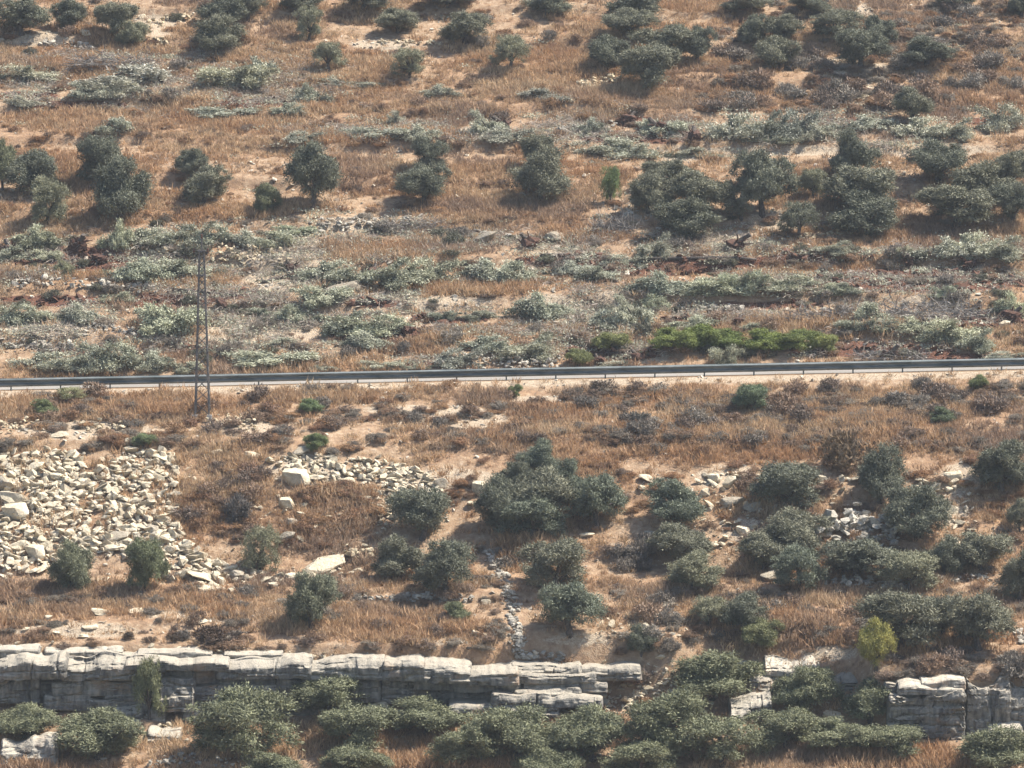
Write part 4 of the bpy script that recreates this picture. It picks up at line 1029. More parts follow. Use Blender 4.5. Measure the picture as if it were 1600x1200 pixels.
# white-ish boulders: centre x, top, foot, width, kind (0 fresh 1 grey), label
BOULDERS = [
 (21, 764, 792, 48, 0, 'sharp edged white boulder at the left edge of the rubble'), (22, 786, 812, 46, 0, 'bulky cream boulder under the sharp one at the left edge'), (92, 799, 816, 44, 0, 'wedge shaped slab in the middle of the rubble'),
 (254, 702, 726, 36, 0, 'pointed white boulder at the top right corner of the rubble'), (228, 736, 758, 24, 0, 'diamond shaped rock on the upper rubble'), (248, 832, 848, 40, 0, 'flat bright boulder low in the rubble'),
 (182, 831, 848, 44, 1, 'broad grey boulder low in the rubble'), (178, 846, 866, 36, 0, 'long white slab near the bottom of the rubble'), (30, 842, 862, 32, 0, 'white boulder low on the left edge of the rubble'),
 (54, 850, 876, 34, 0, 'tilted white slab at the bottom left of the rubble'), (22, 872, 886, 24, 0, 'white block at the lower left corner of the rubble'), (120, 846, 862, 22, 0, 'rounded cream rock above the grey green bush'),
 (140, 752, 766, 18, 0, 'small white cube like rock in the upper rubble'), (88, 736, 752, 20, 0, 'pale square rock on the upper left rubble'), (54, 722, 742, 32, 0, 'flat cream rock on the top left rubble'),
 (8, 735, 775, 30, 1, 'dark grey boulder on the left edge above the sharp one'), (196, 816, 834, 26, 0, 'cream boulder in the lower middle of the rubble'), (238, 820, 836, 22, 1, 'half grey boulder right in the lower rubble'),
 (160, 900, 912, 24, 0, 'flat white stone lying between two bushes under the rubble'), (314, 890, 912, 52, 0, 'broad pale boulder right of the two bushes'), (366, 888, 908, 26, 1, 'grey rounded boulder at the lower rubble fringe'),
 (330, 912, 928, 40, 0, 'thin pale slab below the broad pale boulder'), (508, 872, 894, 68, 0, 'big flat cream slab right of the leaning bush'), (462, 890, 908, 36, 0, 'cream block below and left of the big flat slab'),
 (508, 912, 920, 26, 0, 'thin white stone under the big flat slab'), (446, 776, 796, 26, 0, 'bright boulder heading the dry grass chute'), (466, 785, 792, 18, 0, 'flat white rock beside the grass chute boulder'),
 (474, 796, 808, 24, 0, 'toothed white rock in the grass chute'), (454, 808, 824, 26, 1, 'speckled grey boulder in the grass chute'), (488, 820, 832, 22, 0, 'round topped cream rock in the grass chute'),
 (448, 830, 850, 28, 1, 'dark faced boulder with a pale lid, above the leaning bush'), (514, 803, 810, 14, 0, 'tiny white rock right in the grass chute'), (536, 800, 808, 16, 0, 'small pale rock by the chute edge'),
 (460, 732, 760, 50, 0, 'glaring white rock face at the head of the grass chute'), (495, 736, 758, 26, 0, 'white boulder right of the glaring rock face'), (542, 742, 758, 30, 0, 'smooth white boulder on the second rubble slope'),
 (388, 704, 716, 28, 0, 'pale oval boulder on the verge edge, left of centre'), (340, 700, 710, 16, 0, 'small white stone on the verge edge right of the rubble'), (472, 698, 710, 32, 1, 'flat grey boulder over the second rubble slope'),
 (612, 742, 754, 24, 0, 'white rock above the bushy olive chute'), (690, 742, 766, 22, 1, 'grey round boulder right of the rubble chute'), (748, 750, 776, 26, 0, 'cream boulder left of the largest olive clump'), (738, 778, 796, 16, 0, 'white rock under the cream boulder left of the clump'),
 (1010, 736, 756, 26, 0, 'lone white round boulder right of the largest clump'), (1000, 756, 768, 14, 0, 'small pale rock under the lone white boulder'), (1116, 736, 756, 20, 0, 'bright square rock at the head of the right boulder field'),
 (1140, 744, 764, 24, 0, 'pale rock right of the bright square one'), (1146, 766, 800, 44, 1, 'smooth grey slab sloping toward the spreading olive'), (1178, 782, 800, 36, 1, 'dark flat boulder left of the spreading olive'),
 (1282, 742, 756, 30, 0, 'flat bright rock right above the spreading olive'), (1340, 740, 756, 20, 0, 'small white rock left of the tall shadowed olive'), (1438, 742, 756, 18, 0, 'white rock right of the tall shadowed olive'), (1432, 756, 770, 22, 0, 'pair like pale rock under the white one'),
 (1492, 732, 754, 30, 0, 'largest white boulder near the right edge, in brown grass'), (1462, 754, 772, 20, 0, 'round pale boulder left below the largest white one'), (1484, 756, 772, 18, 0, 'pale boulder right below the largest white one'), (1486, 786, 804, 28, 0, 'jagged white rock by the orange patch'),
 (1160, 822, 836, 26, 0, 'white boulder on the bare bank left of the three olives'), (1112, 842, 860, 22, 0, 'pale boulder beside the stacked pair of olives'), (1488, 832, 858, 34, 0, 'arched white boulder right of the dense olive'),
 (1440, 866, 874, 14, 0, 'small white stone above the dark trunked olive'), (1210, 890, 906, 40, 1, 'dark flat rock at the terrace edge below the three olives'), (918, 832, 840, 24, 0, 'thin white slab under the round olive by the clump'), (1020, 826, 842, 30, 1, 'long grey slab right of the round olive'),
 (160, 950, 962, 34, 0, 'low pale rock in grass above the long ledge, left'), (212, 953, 960, 30, 0, 'flat oblong stone in grass above the long ledge'), (306, 966, 972, 38, 0, 'long thin white stone in grass above the long ledge'), (90, 984, 992, 18, 0, 'round white stone in grass near the ledge at left'),
 (128, 990, 998, 18, 0, 'second round white stone in grass near the ledge'), (142, 976, 984, 26, 0, 'pair of flat pale stones in grass above the ledge'), (40, 980, 987, 12, 0, 'tiny white stone at left above the ledge'), (76, 956, 972, 16, 0, 'small pale upright stone at left above the ledge'),
 (760, 934, 946, 16, 0, 'white stone at the right end of the stone row'), (750, 986, 1000, 36, 0, 'pale rounded rock left of the stone track foot'), (1042, 938, 954, 30, 1, 'dark boulder with a pale top, right of the round olive'),
 (92, 674, 684, 32, 0, 'cream boulder on the verge at left'), (862, 360, 380, 36, 1, 'pale flat boulder beside the hollowed stump'), (540, 438, 460, 56, 1, 'humped white boulder, left of centre above the road'), (760, 362, 380, 36, 1, 'grey boulder with blue shadow, centre'),
 (22, 250, 275, 26, 0, 'white stones pile beside the left edge olive'), (222, 20, 30, 14, 0, 'white stone at top left'), (132, 46, 56, 18, 0, 'pale stone in grass at top left'), (288, 20, 32, 18, 0, 'pale rock at top left of the pale rubble'),
 (768, 66, 74, 12, 0, 'small white stone near the leaning olive'), (892, 154, 162, 10, 0, 'small white stone in grass, upper right of centre'), (413, 96, 110, 12, 0, 'white stone at the end of the pale cut branches'), (1570, 500, 514, 18, 0, 'white split stone at the right edge above the road'),
 (998, 1098, 1136, 26, 0, 'small standing stone amid olives, bottom centre'), (590, 1094, 1112, 36, 0, 'white rock at the dark corner of the ledge'), (1300, 1112, 1126, 34, 0, 'flat pale rock between low olives, lower right'), (1316, 1158, 1170, 30, 0, 'pale stones in orange grass at bottom right'),
 (1500, 766, 800, 1, 0, ''), (1358, 756, 774, 16, 0, 'tan rock left of the tall olive shadow')]
BOULDERS = [b for b in BOULDERS if b[5]]
# dry stone walls and stone rows: pixel polylines with half thickness in pixels, stones, size range (m), tint
WALLS = [
 ([(500, 358), (560, 350), (640, 348)], 9, 90, (0.14, 0.36), 'broken stone bank left of centre above the road', 'g'),
 ([(20, 446), (100, 444), (170, 446), (235, 452)], 7, 80, (0.16, 0.42), 'old terrace wall at left behind the felled crowns', 'g'),
 ([(120, 510), (170, 512), (222, 526)], 7, 80, (0.10, 0.28), 'small grey stone tumble left of the tall felled olive', 'g'),
 ([(0, 540), (70, 544), (140, 546)], 6, 70, (0.12, 0.32), 'pale stone row at left above the guard rail heaps', 'g'),
 ([(690, 576), (740, 566), (790, 567), (880, 574)], 12, 230, (0.10, 0.30), 'grey stone pile directly above the guard rail at centre', 'g'),
 ([(1060, 484), (1110, 484), (1160, 486)], 5, 40, (0.15, 0.42), 'short pale wall above the bright green bushes', 'g'),
 ([(1360, 495), (1440, 497), (1480, 500)], 5, 45, (0.14, 0.36), 'white stone line under the grey brushwood', 'g'),
 ([(762, 862), (784, 900), (800, 950), (804, 990), (812, 1030)], 10, 285, (0.10, 0.34), 'narrow stony track running straight down the slope', 'g'),
 ([(535, 940), (600, 938), (680, 936), (740, 942)], 5, 90, (0.12, 0.34), 'low stone row under the touching olive pair', 'g'),
 ([(0, 68), (70, 70), (150, 76)], 4, 50, (0.16, 0.40), 'pale terrace edge of stones at top left', 'g'),
 ([(232, 40), (300, 30)], 7, 40, (0.14, 0.34), 'pale loose stones at top left near the olives', 'r'),
 ([(236, 66), (262, 70)], 6, 26, (0.14, 0.34), 'small heap of pale stones right of two touching olives', 'r'),
 ([(586, 66), (630, 68), (690, 70)], 4, 60, (0.10, 0.28), 'white stone row at top centre', 'r'),
 ([(905, 135), (965, 126)], 7, 60, (0.12, 0.34), 'pale stone tumble under the dark cluster', 'r'),
 ([(700, 372), (740, 366), (800, 372)], 5, 40, (0.12, 0.34), 'grey stone bank in the centre above the road', 'g'),
 ([(216, 392), (262, 398)], 6, 40, (0.12, 0.32), 'white stone heap left of the pylon top', 'r'),
 ([(335, 406), (420, 400), (460, 420)], 12, 110, (0.10, 0.30), 'pale scattered rubble right of the pylon top', 'r'),
 ([(1340, 158), (1360, 150), (1352, 130)], 9, 36, (0.12, 0.36), 'pale stones on the bare path, upper right', 'r'),
 ([(1285, 912), (1360, 912), (1420, 918)], 6, 60, (0.14, 0.40), 'grey terrace wall under the wide low olive', 'g'),
 ([(1490, 908), (1540, 904)], 5, 36, (0.12, 0.32), 'pale wall top below the broad olive near the right edge', 'g'),
 ([(1585, 985), (1600, 1000), (1590, 1010)], 10, 36, (0.18, 0.45), 'broken wall at the right edge below the large olives', 'g'),
 ([(230, 1196), (300, 1188), (390, 1196)], 8, 80, (0.10, 0.28), 'rounded heap of small stones cut by the bottom edge', 'g'),
 ([(1280, 838), (1340, 826), (1400, 842)], 18, 170, (0.18, 0.60), 'grey rubble patch between olives at right', 'g'),
 ([(325, 668), (390, 660), (400, 680)], 12, 90, (0.08, 0.24), 'pale small stones at the foot of the pylon', 'r'),
 ([(130, 676), (180, 668), (200, 680)], 9, 60, (0.10, 0.28), 'pale stones on the verge left of the pylon', 'r'),
 ([(0, 668), (50, 666)], 8, 40, (0.10, 0.26), 'pale stones on the verge at the left edge', 'r'),
 ([(870, 208), (960, 200)], 7, 50, (0.12, 0.36), 'grey stones between felled crowns, upper right of centre', 'g'),
 ([(1250, 372), (1330, 366)], 6, 46, (0.12, 0.32), 'pale stones and sticks under the three stacked olives', 'r'),
 ([(540, 868), (580, 872)], 7, 26, (0.16, 0.40), 'pale rocks right of the big flat slab', 'r'),
 ([(818, 1028), (880, 1034)], 6, 40, (0.14, 0.40), 'stones on the ledge lip at the foot of the track', 'g'),
]
# dry cushions: regions in photo pixels (x0, x1, y0, y1, count, width range m, palette, label)
BROWN = [(0.25, 0.170, 0.115), (0.29, 0.20, 0.135), (0.22, 0.165, 0.125)]; GREY = [(0.225, 0.19, 0.15), (0.265, 0.23, 0.185), (0.20, 0.172, 0.14)]; RUST = [(0.29, 0.175, 0.10), (0.33, 0.21, 0.12), (0.25, 0.155, 0.10)]
OLV = [(0.13, 0.125, 0.09), (0.155, 0.15, 0.105)]
SHRUBS = [
 (1100, 1600, 84, 172, 60, (1.2, 2.6), BROWN + GREY, 'brown and grey cushion shrub in the dense upper right shrub belt'),
 (1400, 1600, 0, 84, 22, (1.0, 2.2), BROWN + GREY, 'cushion shrub among the top right olives'),
 (880, 1600, 606, 700, 62, (0.8, 2.2), BROWN + GREY, 'low dry cushion on the verge right of centre'),
 (420, 880, 606, 720, 26, (0.6, 1.5), BROWN + GREY, 'low dry cushion on the verge at centre'),
 (0, 420, 612, 706, 30, (0.7, 1.9), BROWN + RUST, 'low dry cushion on the verge at left'),
 (285, 420, 730, 840, 22, (0.9, 1.9), BROWN + RUST, 'tall brown dry bush between the two rubble slopes'),
 (470, 560, 770, 850, 12, (0.8, 1.5), RUST, 'rusty dry bush in the grass chute'),
 (960, 1090, 830, 900, 10, (1.0, 1.9), GREY, 'grey bare shrub left of the stacked olives'),
 (1000, 1400, 936, 1000, 24, (1.0, 2.0), GREY + BROWN, 'grey brown shrub on the lower right terrace'),
 (1400, 1640, 1030, 1062, 14, (1.2, 2.2), GREY + BROWN, 'grey brown shrub on the shelf above the big block'),
 (100, 520, 900, 1000, 26, (0.5, 1.2), BROWN + GREY, 'small dry cushion above the long ledge'),
 (540, 780, 950, 1020, 12, (0.6, 1.3), RUST + BROWN, 'small dry cushion left of the stone track foot'),
 (806, 1050, 1034, 1100, 24, (0.6, 1.4), RUST + BROWN, 'rusty tuft growing on the bedded ledge'),
 (0, 1000, 20, 230, 40, (0.7, 1.7), BROWN + GREY + OLV, 'dry shrub scattered in the upper left terraces'),
 (0, 900, 340, 580, 40, (0.7, 1.6), GREY + OLV, 'dull shrub among the felled olives, left half'),
 (900, 1600, 380, 575, 40, (0.7, 1.7), GREY + BROWN + OLV, 'dull shrub among the felled olives, right half'),
 (740, 840, 850, 900, 6, (0.9, 1.5), GREY, 'grey shrub beside the head of the stone track'),
 (1090, 1400, 690, 860, 16, (0.7, 1.5), BROWN + RUST, 'brown shrub in the right boulder field'),
]
SINGLE_SHRUBS = [(340, 978, 1008, 84, (0.10, 0.066, 0.045), 'long dark brown cushion right above the long ledge'), (276, 988, 1003, 32, (0.11, 0.08, 0.055), 'dark brown cushion left of the long dark one'), (200, 986, 1000, 24, (0.11, 0.08, 0.055), 'dark brown cushion third from the long one'),
 (232, 994, 1004, 24, (0.12, 0.085, 0.06), 'small dark cushion between the dark brown ones'), (945, 592, 618, 60, (0.19, 0.145, 0.105), 'rounded brown bush touching the guard rail, right of centre'), (996, 596, 614, 36, (0.19, 0.135, 0.1), 'smaller brown bush right of the rounded one'),
 (1330, 680, 742, 100, (0.21, 0.145, 0.085), 'large ochre brown bush left of the tall shadowed olive'), (370, 776, 820, 50, (0.13, 0.115, 0.10), 'dark grey bush in the dry patch between rubble slopes'), (480, 1005, 1020, 30, (0.17, 0.12, 0.09), 'dry tuft on the ledge lip'),
 (890, 1070, 1094, 40, (0.19, 0.10, 0.07), 'reddish tuft in a crack of the bedded ledge'), (1000, 640, 664, 50, (0.15, 0.14, 0.115), 'grey green cushion on the verge right of centre')]
# rubble fields: polygon (photo px), rocks, size range (m), label, group
RUBBLE = [
 ([(0, 712), (60, 703), (125, 712), (140, 742), (172, 735), (182, 712), (262, 704), (284, 722), (270, 762), (276, 826), (300, 856), (342, 896), (338, 924), (280, 905), (262, 880), (205, 872), (120, 868), (62, 892), (0, 892)], 3600, (0.08, 0.72),
  'angular cream rock in the big rubble slope at left', 'rocks of the big rubble slope'),
 ([(430, 716), (520, 716), (600, 722), (662, 742), (706, 770), (640, 790), (612, 812), (600, 836), (584, 812), (590, 770), (560, 748), (520, 762), (440, 745)], 900, (0.08, 0.6),
  'angular cream rock in the rubble chute left of the bushy olive', 'rocks of the second rubble chute'),
 ([(300, 880), (380, 880), (440, 900), (580, 884), (584, 900), (520, 922), (440, 912), (390, 926), (310, 926)], 230, (0.12, 0.7), 'pale rock in the strip below the dry patch', 'rocks below the dry patch'),
 ([(1100, 740), (1200, 740), (1330, 745), (1330, 775), (1190, 800), (1180, 850), (1110, 860), (1095, 800)], 260, (0.12, 0.6), 'pale rock in the boulder field around the spreading olive', 'rocks around the spreading olive'),
 ([(1420, 745), (1500, 745), (1515, 800), (1500, 850), (1460, 840), (1460, 790)], 110, (0.14, 0.6), 'pale rock beside the dense olive at right', 'rocks beside the dense olive'),
 ([(0, 1012), (300, 1016), (590, 1028), (590, 1034), (300, 1026), (0, 1024)], 130, (0.12, 0.45), 'pale rock on top of the long ledge', 'rocks on the long ledge'),
 ([(180, 1108), (340, 1112), (330, 1150), (200, 1150)], 50, (0.16, 0.5), 'fallen rock below the upright block of the ledge', 'rocks fallen below the ledge'),
 ([(1090, 1090), (1300, 1100), (1330, 1165), (1210, 1160)], 60, (0.16, 0.5), 'grey rock among the lower right olives', 'rocks among the lower olives'),
 ([(690, 1090), (790, 1082), (1040, 1084), (1050, 1120), (860, 1130), (700, 1126)], 160, (0.14, 0.6), 'grey rock tumbled below the bedded ledge', 'rocks below the bedded ledge'),
 ([(600, 1150), (700, 1150), (700, 1180), (610, 1180)], 40, (0.14, 0.4), 'grey rock in the gap between bottom olives', 'rocks between the bottom olives'),
 ([(1450, 800), (1600, 800), (1600, 860), (1500, 860)], 24, (0.12, 0.4), 'pale rock on the orange patch at right', 'rocks on the orange patch'),
 ([(430, 745), (560, 752), (600, 830), (580, 890), (440, 885), (425, 800)], 150, (0.10, 0.5), 'pale rock scattered through the grass chute', 'rocks in the grass chute'),
 ([(270, 715), (440, 715), (430, 880), (300, 880)], 90, (0.10, 0.4), 'pale rock among the dry brush between the rubble slopes', 'rocks among the dry brush'),
 ([(925, 965), (1070, 945), (1075, 995), (940, 1000)], 80, (0.12, 0.55), 'cream rock of the broken outcrop right of the round olive', 'rocks of the broken outcrop'),
 ([(940, 1044), (1060, 1040), (1080, 1100), (1030, 1120), (930, 1110)], 170, (0.12, 0.7), 'grey rock of the broken slope right of the low ledges', 'rocks of the broken slope'),
]

# ================================================================== placing
def tree(kind, name, cat, group, cx, top, bot, w, k, tint, label, protos, W0, H0, cname, tname, seed, flat=False):
    P = ground([cx], [bot])[0]; s = scale_at(P)
    W = w / s; H = (bot - top) / s
    if flat: W *= 1.3; H *= 0.82
    elif bot > 1095: W *= 1.14
    rs = random.Random(seed)
    e = bpy.data.objects.new(name, None); COL.objects.link(e)
    e.location = (P[0], P[1] + 0.12 * W, float(hf(P[0], P[1] + 0.12 * W)) - 0.05)
    H = max(H - 0.12 * W * 0.35, 0.4 * H)
    e.rotation_euler = (0, 0, rs.uniform(-0.35, 0.35) + (math.pi if rs.random() < 0.5 else 0) if flat else rs.uniform(0, 6.28))
    sx = W / W0
    e.scale = (sx, sx if not flat else min(sx, H / H0 * 1.3), H / H0)
    tag(e, label, cat, group)
    cm, tm = protos[k % len(protos)]
    c = obj(cname, cm, e); c.color = (*tint, 1)
    obj(tname, tm, e)
    return e
for i, (cx, top, bot, w, k, tint, lab) in enumerate(TREES):
    tree('olive', 'olive_tree', 'olive tree', 'olive trees on the hillside', cx, top, bot, w, k, tint, lab, OLIVE, OW, OH, 'crown', 'trunk', i)
for i, (cx, top, bot, w, k, tint, lab) in enumerate(BUSHES):
    bo = tree('bush', 'green_bush', 'bush', 'green bushes', cx, top, bot, w, k, tint, lab, OLIVE, OW, OH * 0.72, 'crown', 'trunk', 500 + i)
    bo.location.z -= 0.30 * bo.scale.z * 1.0
for i, (cx, top, bot, w, k, tint, lab) in enumerate(FELLED):
    tree('felled', 'felled_olive', 'felled tree', 'felled olives drying on the terraces', cx, top, bot, w, k, tint, lab, FELL, FW, FH, 'foliage', 'branches', 900 + i, True)
for i, (cx, top, bot, w, k, lab) in enumerate(BRUSH):
    P = ground([cx], [bot - 3])[0]; s = scale_at(P)
    o = obj('brushwood_heap', TWIG[k], None, (P[0], P[1] + 0.2, float(hf(P[0], P[1] + 0.2)) - 0.05), (0, 0, (-1) ** i * 0.15), (w / s / 3.8, 0.9, (bot - top) / s / 0.85))
    tag(o, lab, 'brushwood', 'heaps of bare brushwood')
for i, (cx, bot, w, lab) in enumerate(STUMPS):
    P = ground([cx], [bot])[0]; s = scale_at(P); W = w / s
    a, b, c = STUMP[i % 4]
    e = bpy.data.objects.new('uprooted_stump', None); COL.objects.link(e)
    e.location = (P[0], P[1] + 0.1, P[2] + 0.28 * W); e.rotation_euler = (0.2, 0, random.Random(i).uniform(0, 6.28)); e.scale = (W, W * 0.9, W * 0.85)
    tag(e, lab, 'stump', 'uprooted olive stumps')
    obj('root_ball', a, e); obj('roots', b, e); obj('stem', c, e)
for i, (xa, xb, ya, yb, r, lab) in enumerate(LOGS):
    A, B = ground([xa, xb], [ya, yb])
    pts = [A + (B - A) * t_ for t_ in np.linspace(0, 1, 7)]
    rs = np.random.default_rng(i)
    for q in pts:
        q[2] = max(q[2], float(hf(q[0], q[1]))) + r * 0.8 + rs.normal() * 0.03; q[1] -= 0.05
    C = np.mean(pts, 0)
    o = obj('log', mesh_py('log', *tube([p_ - C for p_ in pts], list(np.linspace(r, r * 0.6, 7)), 8), M['bark'], True), None, C)
    tag(o, lab, 'log', 'logs lying on the slope')
for i, (cx, top, bot, w, kind, lab) in enumerate(BOULDERS):
    P = ground([cx], [bot])[0]; s = scale_at(P); W = w / s; H = (bot - top) / s
    rs = random.Random(40 + i)
    me = BOULD[i % 8]
    o = obj('boulder', me, None, (P[0], P[1] + 0.18 * W, P[2] + H * 0.46), (rs.uniform(0.1, 0.45), rs.uniform(-0.25, 0.25), rs.uniform(-0.5, 0.5)), (W * 1.18, W * 0.85, H * 1.3))
    v = rs.uniform(0.98, 1.15) if kind == 0 else rs.uniform(0.55, 0.7)
    o.color = (v, v, v * (0.98 if kind == 0 else 1.03), 1)
    tag(o, lab, 'boulder', 'single pale boulders')

def in_poly(px, py, poly):
    c = np.zeros(len(px), bool); n = len(poly)
    for i in range(n):
        x1, y1 = poly[i]; x2, y2 = poly[i - 1]
        cond = ((y1 > py) != (y2 > py)) & (px < (x2 - x1) * (py - y1) / ((y2 - y1) + 1e-9) + x1)
        c ^= cond
    return c
# stone rows: each stone a part of its wall
for i, (pl_, hw, n, (s0, s1), lab, kind) in enumerate(WALLS):
    rs = np.random.default_rng(60 + i)
    pl_ = np.array(pl_, float); seg = np.linalg.norm(np.diff(pl_, axis=0), axis=1); cum = np.concatenate([[0], np.cumsum(seg)])
    u = rs.random(n) * cum[-1]
    px = np.interp(u, cum, pl_[:, 0]); py = np.interp(u, cum, pl_[:, 1])
    steep = abs(pl_[-1, 1] - pl_[0, 1]) > abs(pl_[-1, 0] - pl_[0, 0])
    off = rs.normal(size=n) * 0.55 * hw
    if steep: px = px + off
    else: py = py + np.clip(off, -1.3 * hw, 1.3 * hw); px = px + rs.normal(size=n) * 3
    P = ground(px, py)
    e = bpy.data.objects.new('dry_stone_wall' if n < 150 else 'stone_bank', None); COL.objects.link(e)
    e.location = P.mean(0)
    tag(e, lab, 'stone wall', 'stone rows and tumbles', 'thing')
    for q, p in enumerate(P):
        S = 1.3 * (s0 + (s1 - s0) * rs.random() ** 1.7)
        me = (GROCK if kind == 'g' else ROCK)[rs.integers(18)]
        o = obj('stone', me, e, p - P.mean(0) + (0, 0, S * 0.22 + rs.random() ** 2 * 0.9 * hw / 24.0 * (0 if steep else 1)), rs.uniform(-0.5, 0.5, 3) + np.array([0, 0, rs.uniform(0, 6.28)]), (S * 1.15, S, S * 0.9))
        v = rs.uniform(0.9, 1.45) if kind == 'g' else rs.uniform(0.8, 1.05); o.color = (v, v * 0.97, v * 0.90, 1)
# rubble: the largest rocks singly, the rest as one mass
BUD = {0: 110, 1: 44, 2: 20, 3: 20, 4: 12, 5: 20, 6: 12, 7: 10, 8: 14, 9: 6, 10: 6, 11: 16, 12: 8, 13: 10, 14: 14}
mass = []
for i, (poly, n, (s0, s1), lab, grp) in enumerate(RUBBLE):
    rs = np.random.default_rng(80 + i)
    pp = np.array(poly, float); x0, y0 = pp.min(0); x1, y1 = pp.max(0)
    px = rs.uniform(x0, x1, n * 5); py = rs.uniform(y0, y1, n * 5)
    k = in_poly(px, py, poly) & (vnoise(px / 24, py / 14, 5 + i) > (0.17 if i < 2 else 0.26)); px, py = px[k][:n], py[k][:n]
    px = px + rs.normal(size=len(px)) * 18 * (rs.random(len(px)) < 0.45); py = py + rs.normal(size=len(px)) * 7 * (rs.random(len(px)) < 0.5)
    P = ground(px, py)
    S = s0 + (s1 - s0) * rs.random(len(P)) ** 3.4
    order = np.argsort(-S)
    for j, q in enumerate(order):
        S_ = S[q]; p = P[q] + np.array([0, 0, S_ * 0.20 + 0.05 * rs.random()])
        hk = int(rs.integers(18)); rot = rs.uniform(-0.6, 0.6, 3) + np.array([0.25, 0, rs.uniform(0, 6.28)])
        scl = np.array([S_ * rs.uniform(1.0, 1.7), S_, S_ * rs.uniform(0.55, 1.0)])
        if j < BUD[i]:
            o = obj('rubble_rock', ROCK[hk], None, p, rot, scl)
            v = rs.uniform(0.78, 1.12) if rs.random() < 0.72 else rs.uniform(0.5, 0.75); o.color = (v, v * 0.995, v * 0.97, 1)
            fx_ = (px[q] - x0) / (x1 - x0 + 1e-6); fy_ = (py[q] - y0) / (y1 - y0 + 1e-6)
            where = ('upper ' if fy_ < 0.4 else 'lower ' if fy_ > 0.66 else 'middle ') + ('left' if fx_ < 0.36 else 'right' if fx_ > 0.66 else 'centre')
            kind_ = lab.split(' rock ', 1)[1]
            tag(o, ('large ' if j < BUD[i] * 0.35 else 'mid sized ') + ('flat ' if scl[2] < 0.75 * S_ else '') + ('cream' if v > 0.76 else 'grey') + ' rock, ' + where + ', ' + kind_, 'rock', grp)
        else:
            mat = Matrix.LocRotScale(Vector(p), Euler(rot), Vector(scl))
            Mx = np.array(mat); V = HULL[hk][0] @ Mx[:3, :3].T + Mx[:3, 3]
            mass.append((V, HULL[hk][1]))
o_ = 0; VV = []; FF = []
for v, f in mass:
    VV.append(v); FF.append(f + o_); o_ += len(v)
tag(obj('rubble', mesh_np('rubble', np.concatenate(VV), np.concatenate(FF), M['rock'])), 'countless small cream stones filling the rubble slopes', 'rubble', None, 'stuff')
# dry cushions: the largest singly, the small ones as undergrowth
cand = []
for i, (x0, x1, y0, y1, n, (w0, w1), pal, lab) in enumerate(SHRUBS):
    rs = np.random.default_rng(120 + i)
    px = rs.uniform(x0, x1, n * 4); py = rs.uniform(y0, y1, n * 4)
    k = vnoise(px / 70, py / 22, 40 + i) > 0.42; px, py = px[k][:n], py[k][:n]
    for p in ground(px, py):
        if -0.6 < p[1] < 8.2: continue
        W = rs.uniform(w0, w1); H = W * rs.uniform(0.38, 0.62); ci_ = int(rs.integers(len(pal)))
        col_ = np.array(pal[ci_]); tone_ = 'rust brown' if pal[ci_] in RUST else 'brown' if pal[ci_] in BROWN else 'grey' if pal[ci_] in GREY else 'dull green'
        cand.append((W * scale_at(p), W, H, p, rs.uniform(0, 6.28), int(rs.integers(6)), col_ * rs.uniform(0.85, 1.2), tone_, lab, (w0 + w1) / 2))
LANDMARKS = [(q[0], (q[1] + q[2]) / 2, q[-1]) for q in TREES + BUSHES + FELLED if len(q[-1].split()) <= 11]; USED = set()
cand.sort(key=lambda q: -q[0])
for (s_, W, H, p, rz, k, col_, tone_, lab, wm) in cand[:285]:
    o = obj('dry_shrub', SHRUB[k], None, p - np.array([0, 0, 0.06]), (0, 0, rz), (W / SW, W / SW, H / SH)); o.color = (*col_, 1)
    sx_, sy_ = project(p[0], p[1], p[2]); done_ = False
    for (lx, ly, ll) in sorted(LANDMARKS, key=lambda q: (q[0] - sx_) ** 2 + ((q[1] - sy_) * 1.5) ** 2)[:6]:
        dx_, dy_ = sx_ - lx, sy_ - ly
        if math.hypot(dx_, dy_) > 130: break
        rel = ('right of' if dx_ > 0 else 'left of') if abs(dx_) > 1.2 * abs(dy_) else ('below' if dy_ > 0 else 'above')
        nl_ = ('wide ' if W > wm else 'smallish ') + tone_ + ' shrub ' + rel + ' the ' + ll
        if len(nl_.split()) <= 16 and nl_ not in USED:
            USED.add(nl_); tag(o, nl_, 'shrub', 'dry cushion shrubs'); done_ = True; break
    if done_: continue
    for wd in ('brown and grey ', 'grey brown ', 'brown ', 'grey ', 'rusty ', 'dull ', 'low dry ', 'dry '): lab = lab.replace(wd, '', 1)
    if lab.startswith('small '): lab = lab[6:]
    tag(o, ('wide ' if W > wm else 'smallish ') + tone_ + ' ' + lab, 'shrub', 'dry cushion shrubs')
rest_shrubs = cand[285:]
for i, (cx, top, bot, w, col_, lab) in enumerate(SINGLE_SHRUBS):
    P = ground([cx], [bot])[0]; s = scale_at(P)
    o = obj('dry_shrub', SHRUB[i % 6], None, P + np.array([0, 0.2 * w / s, 0]), (0, 0, i * 1.3 if w < 70 else 0.1), (w / s / SW, min(w / s, 2.2) / SW, (bot - top) / s / SH))
    o.location.z = float(hf(o.location.x, o.location.y)) - 0.05
    o.color = (*col_, 1); tag(o, lab, 'shrub', 'single dry shrubs')

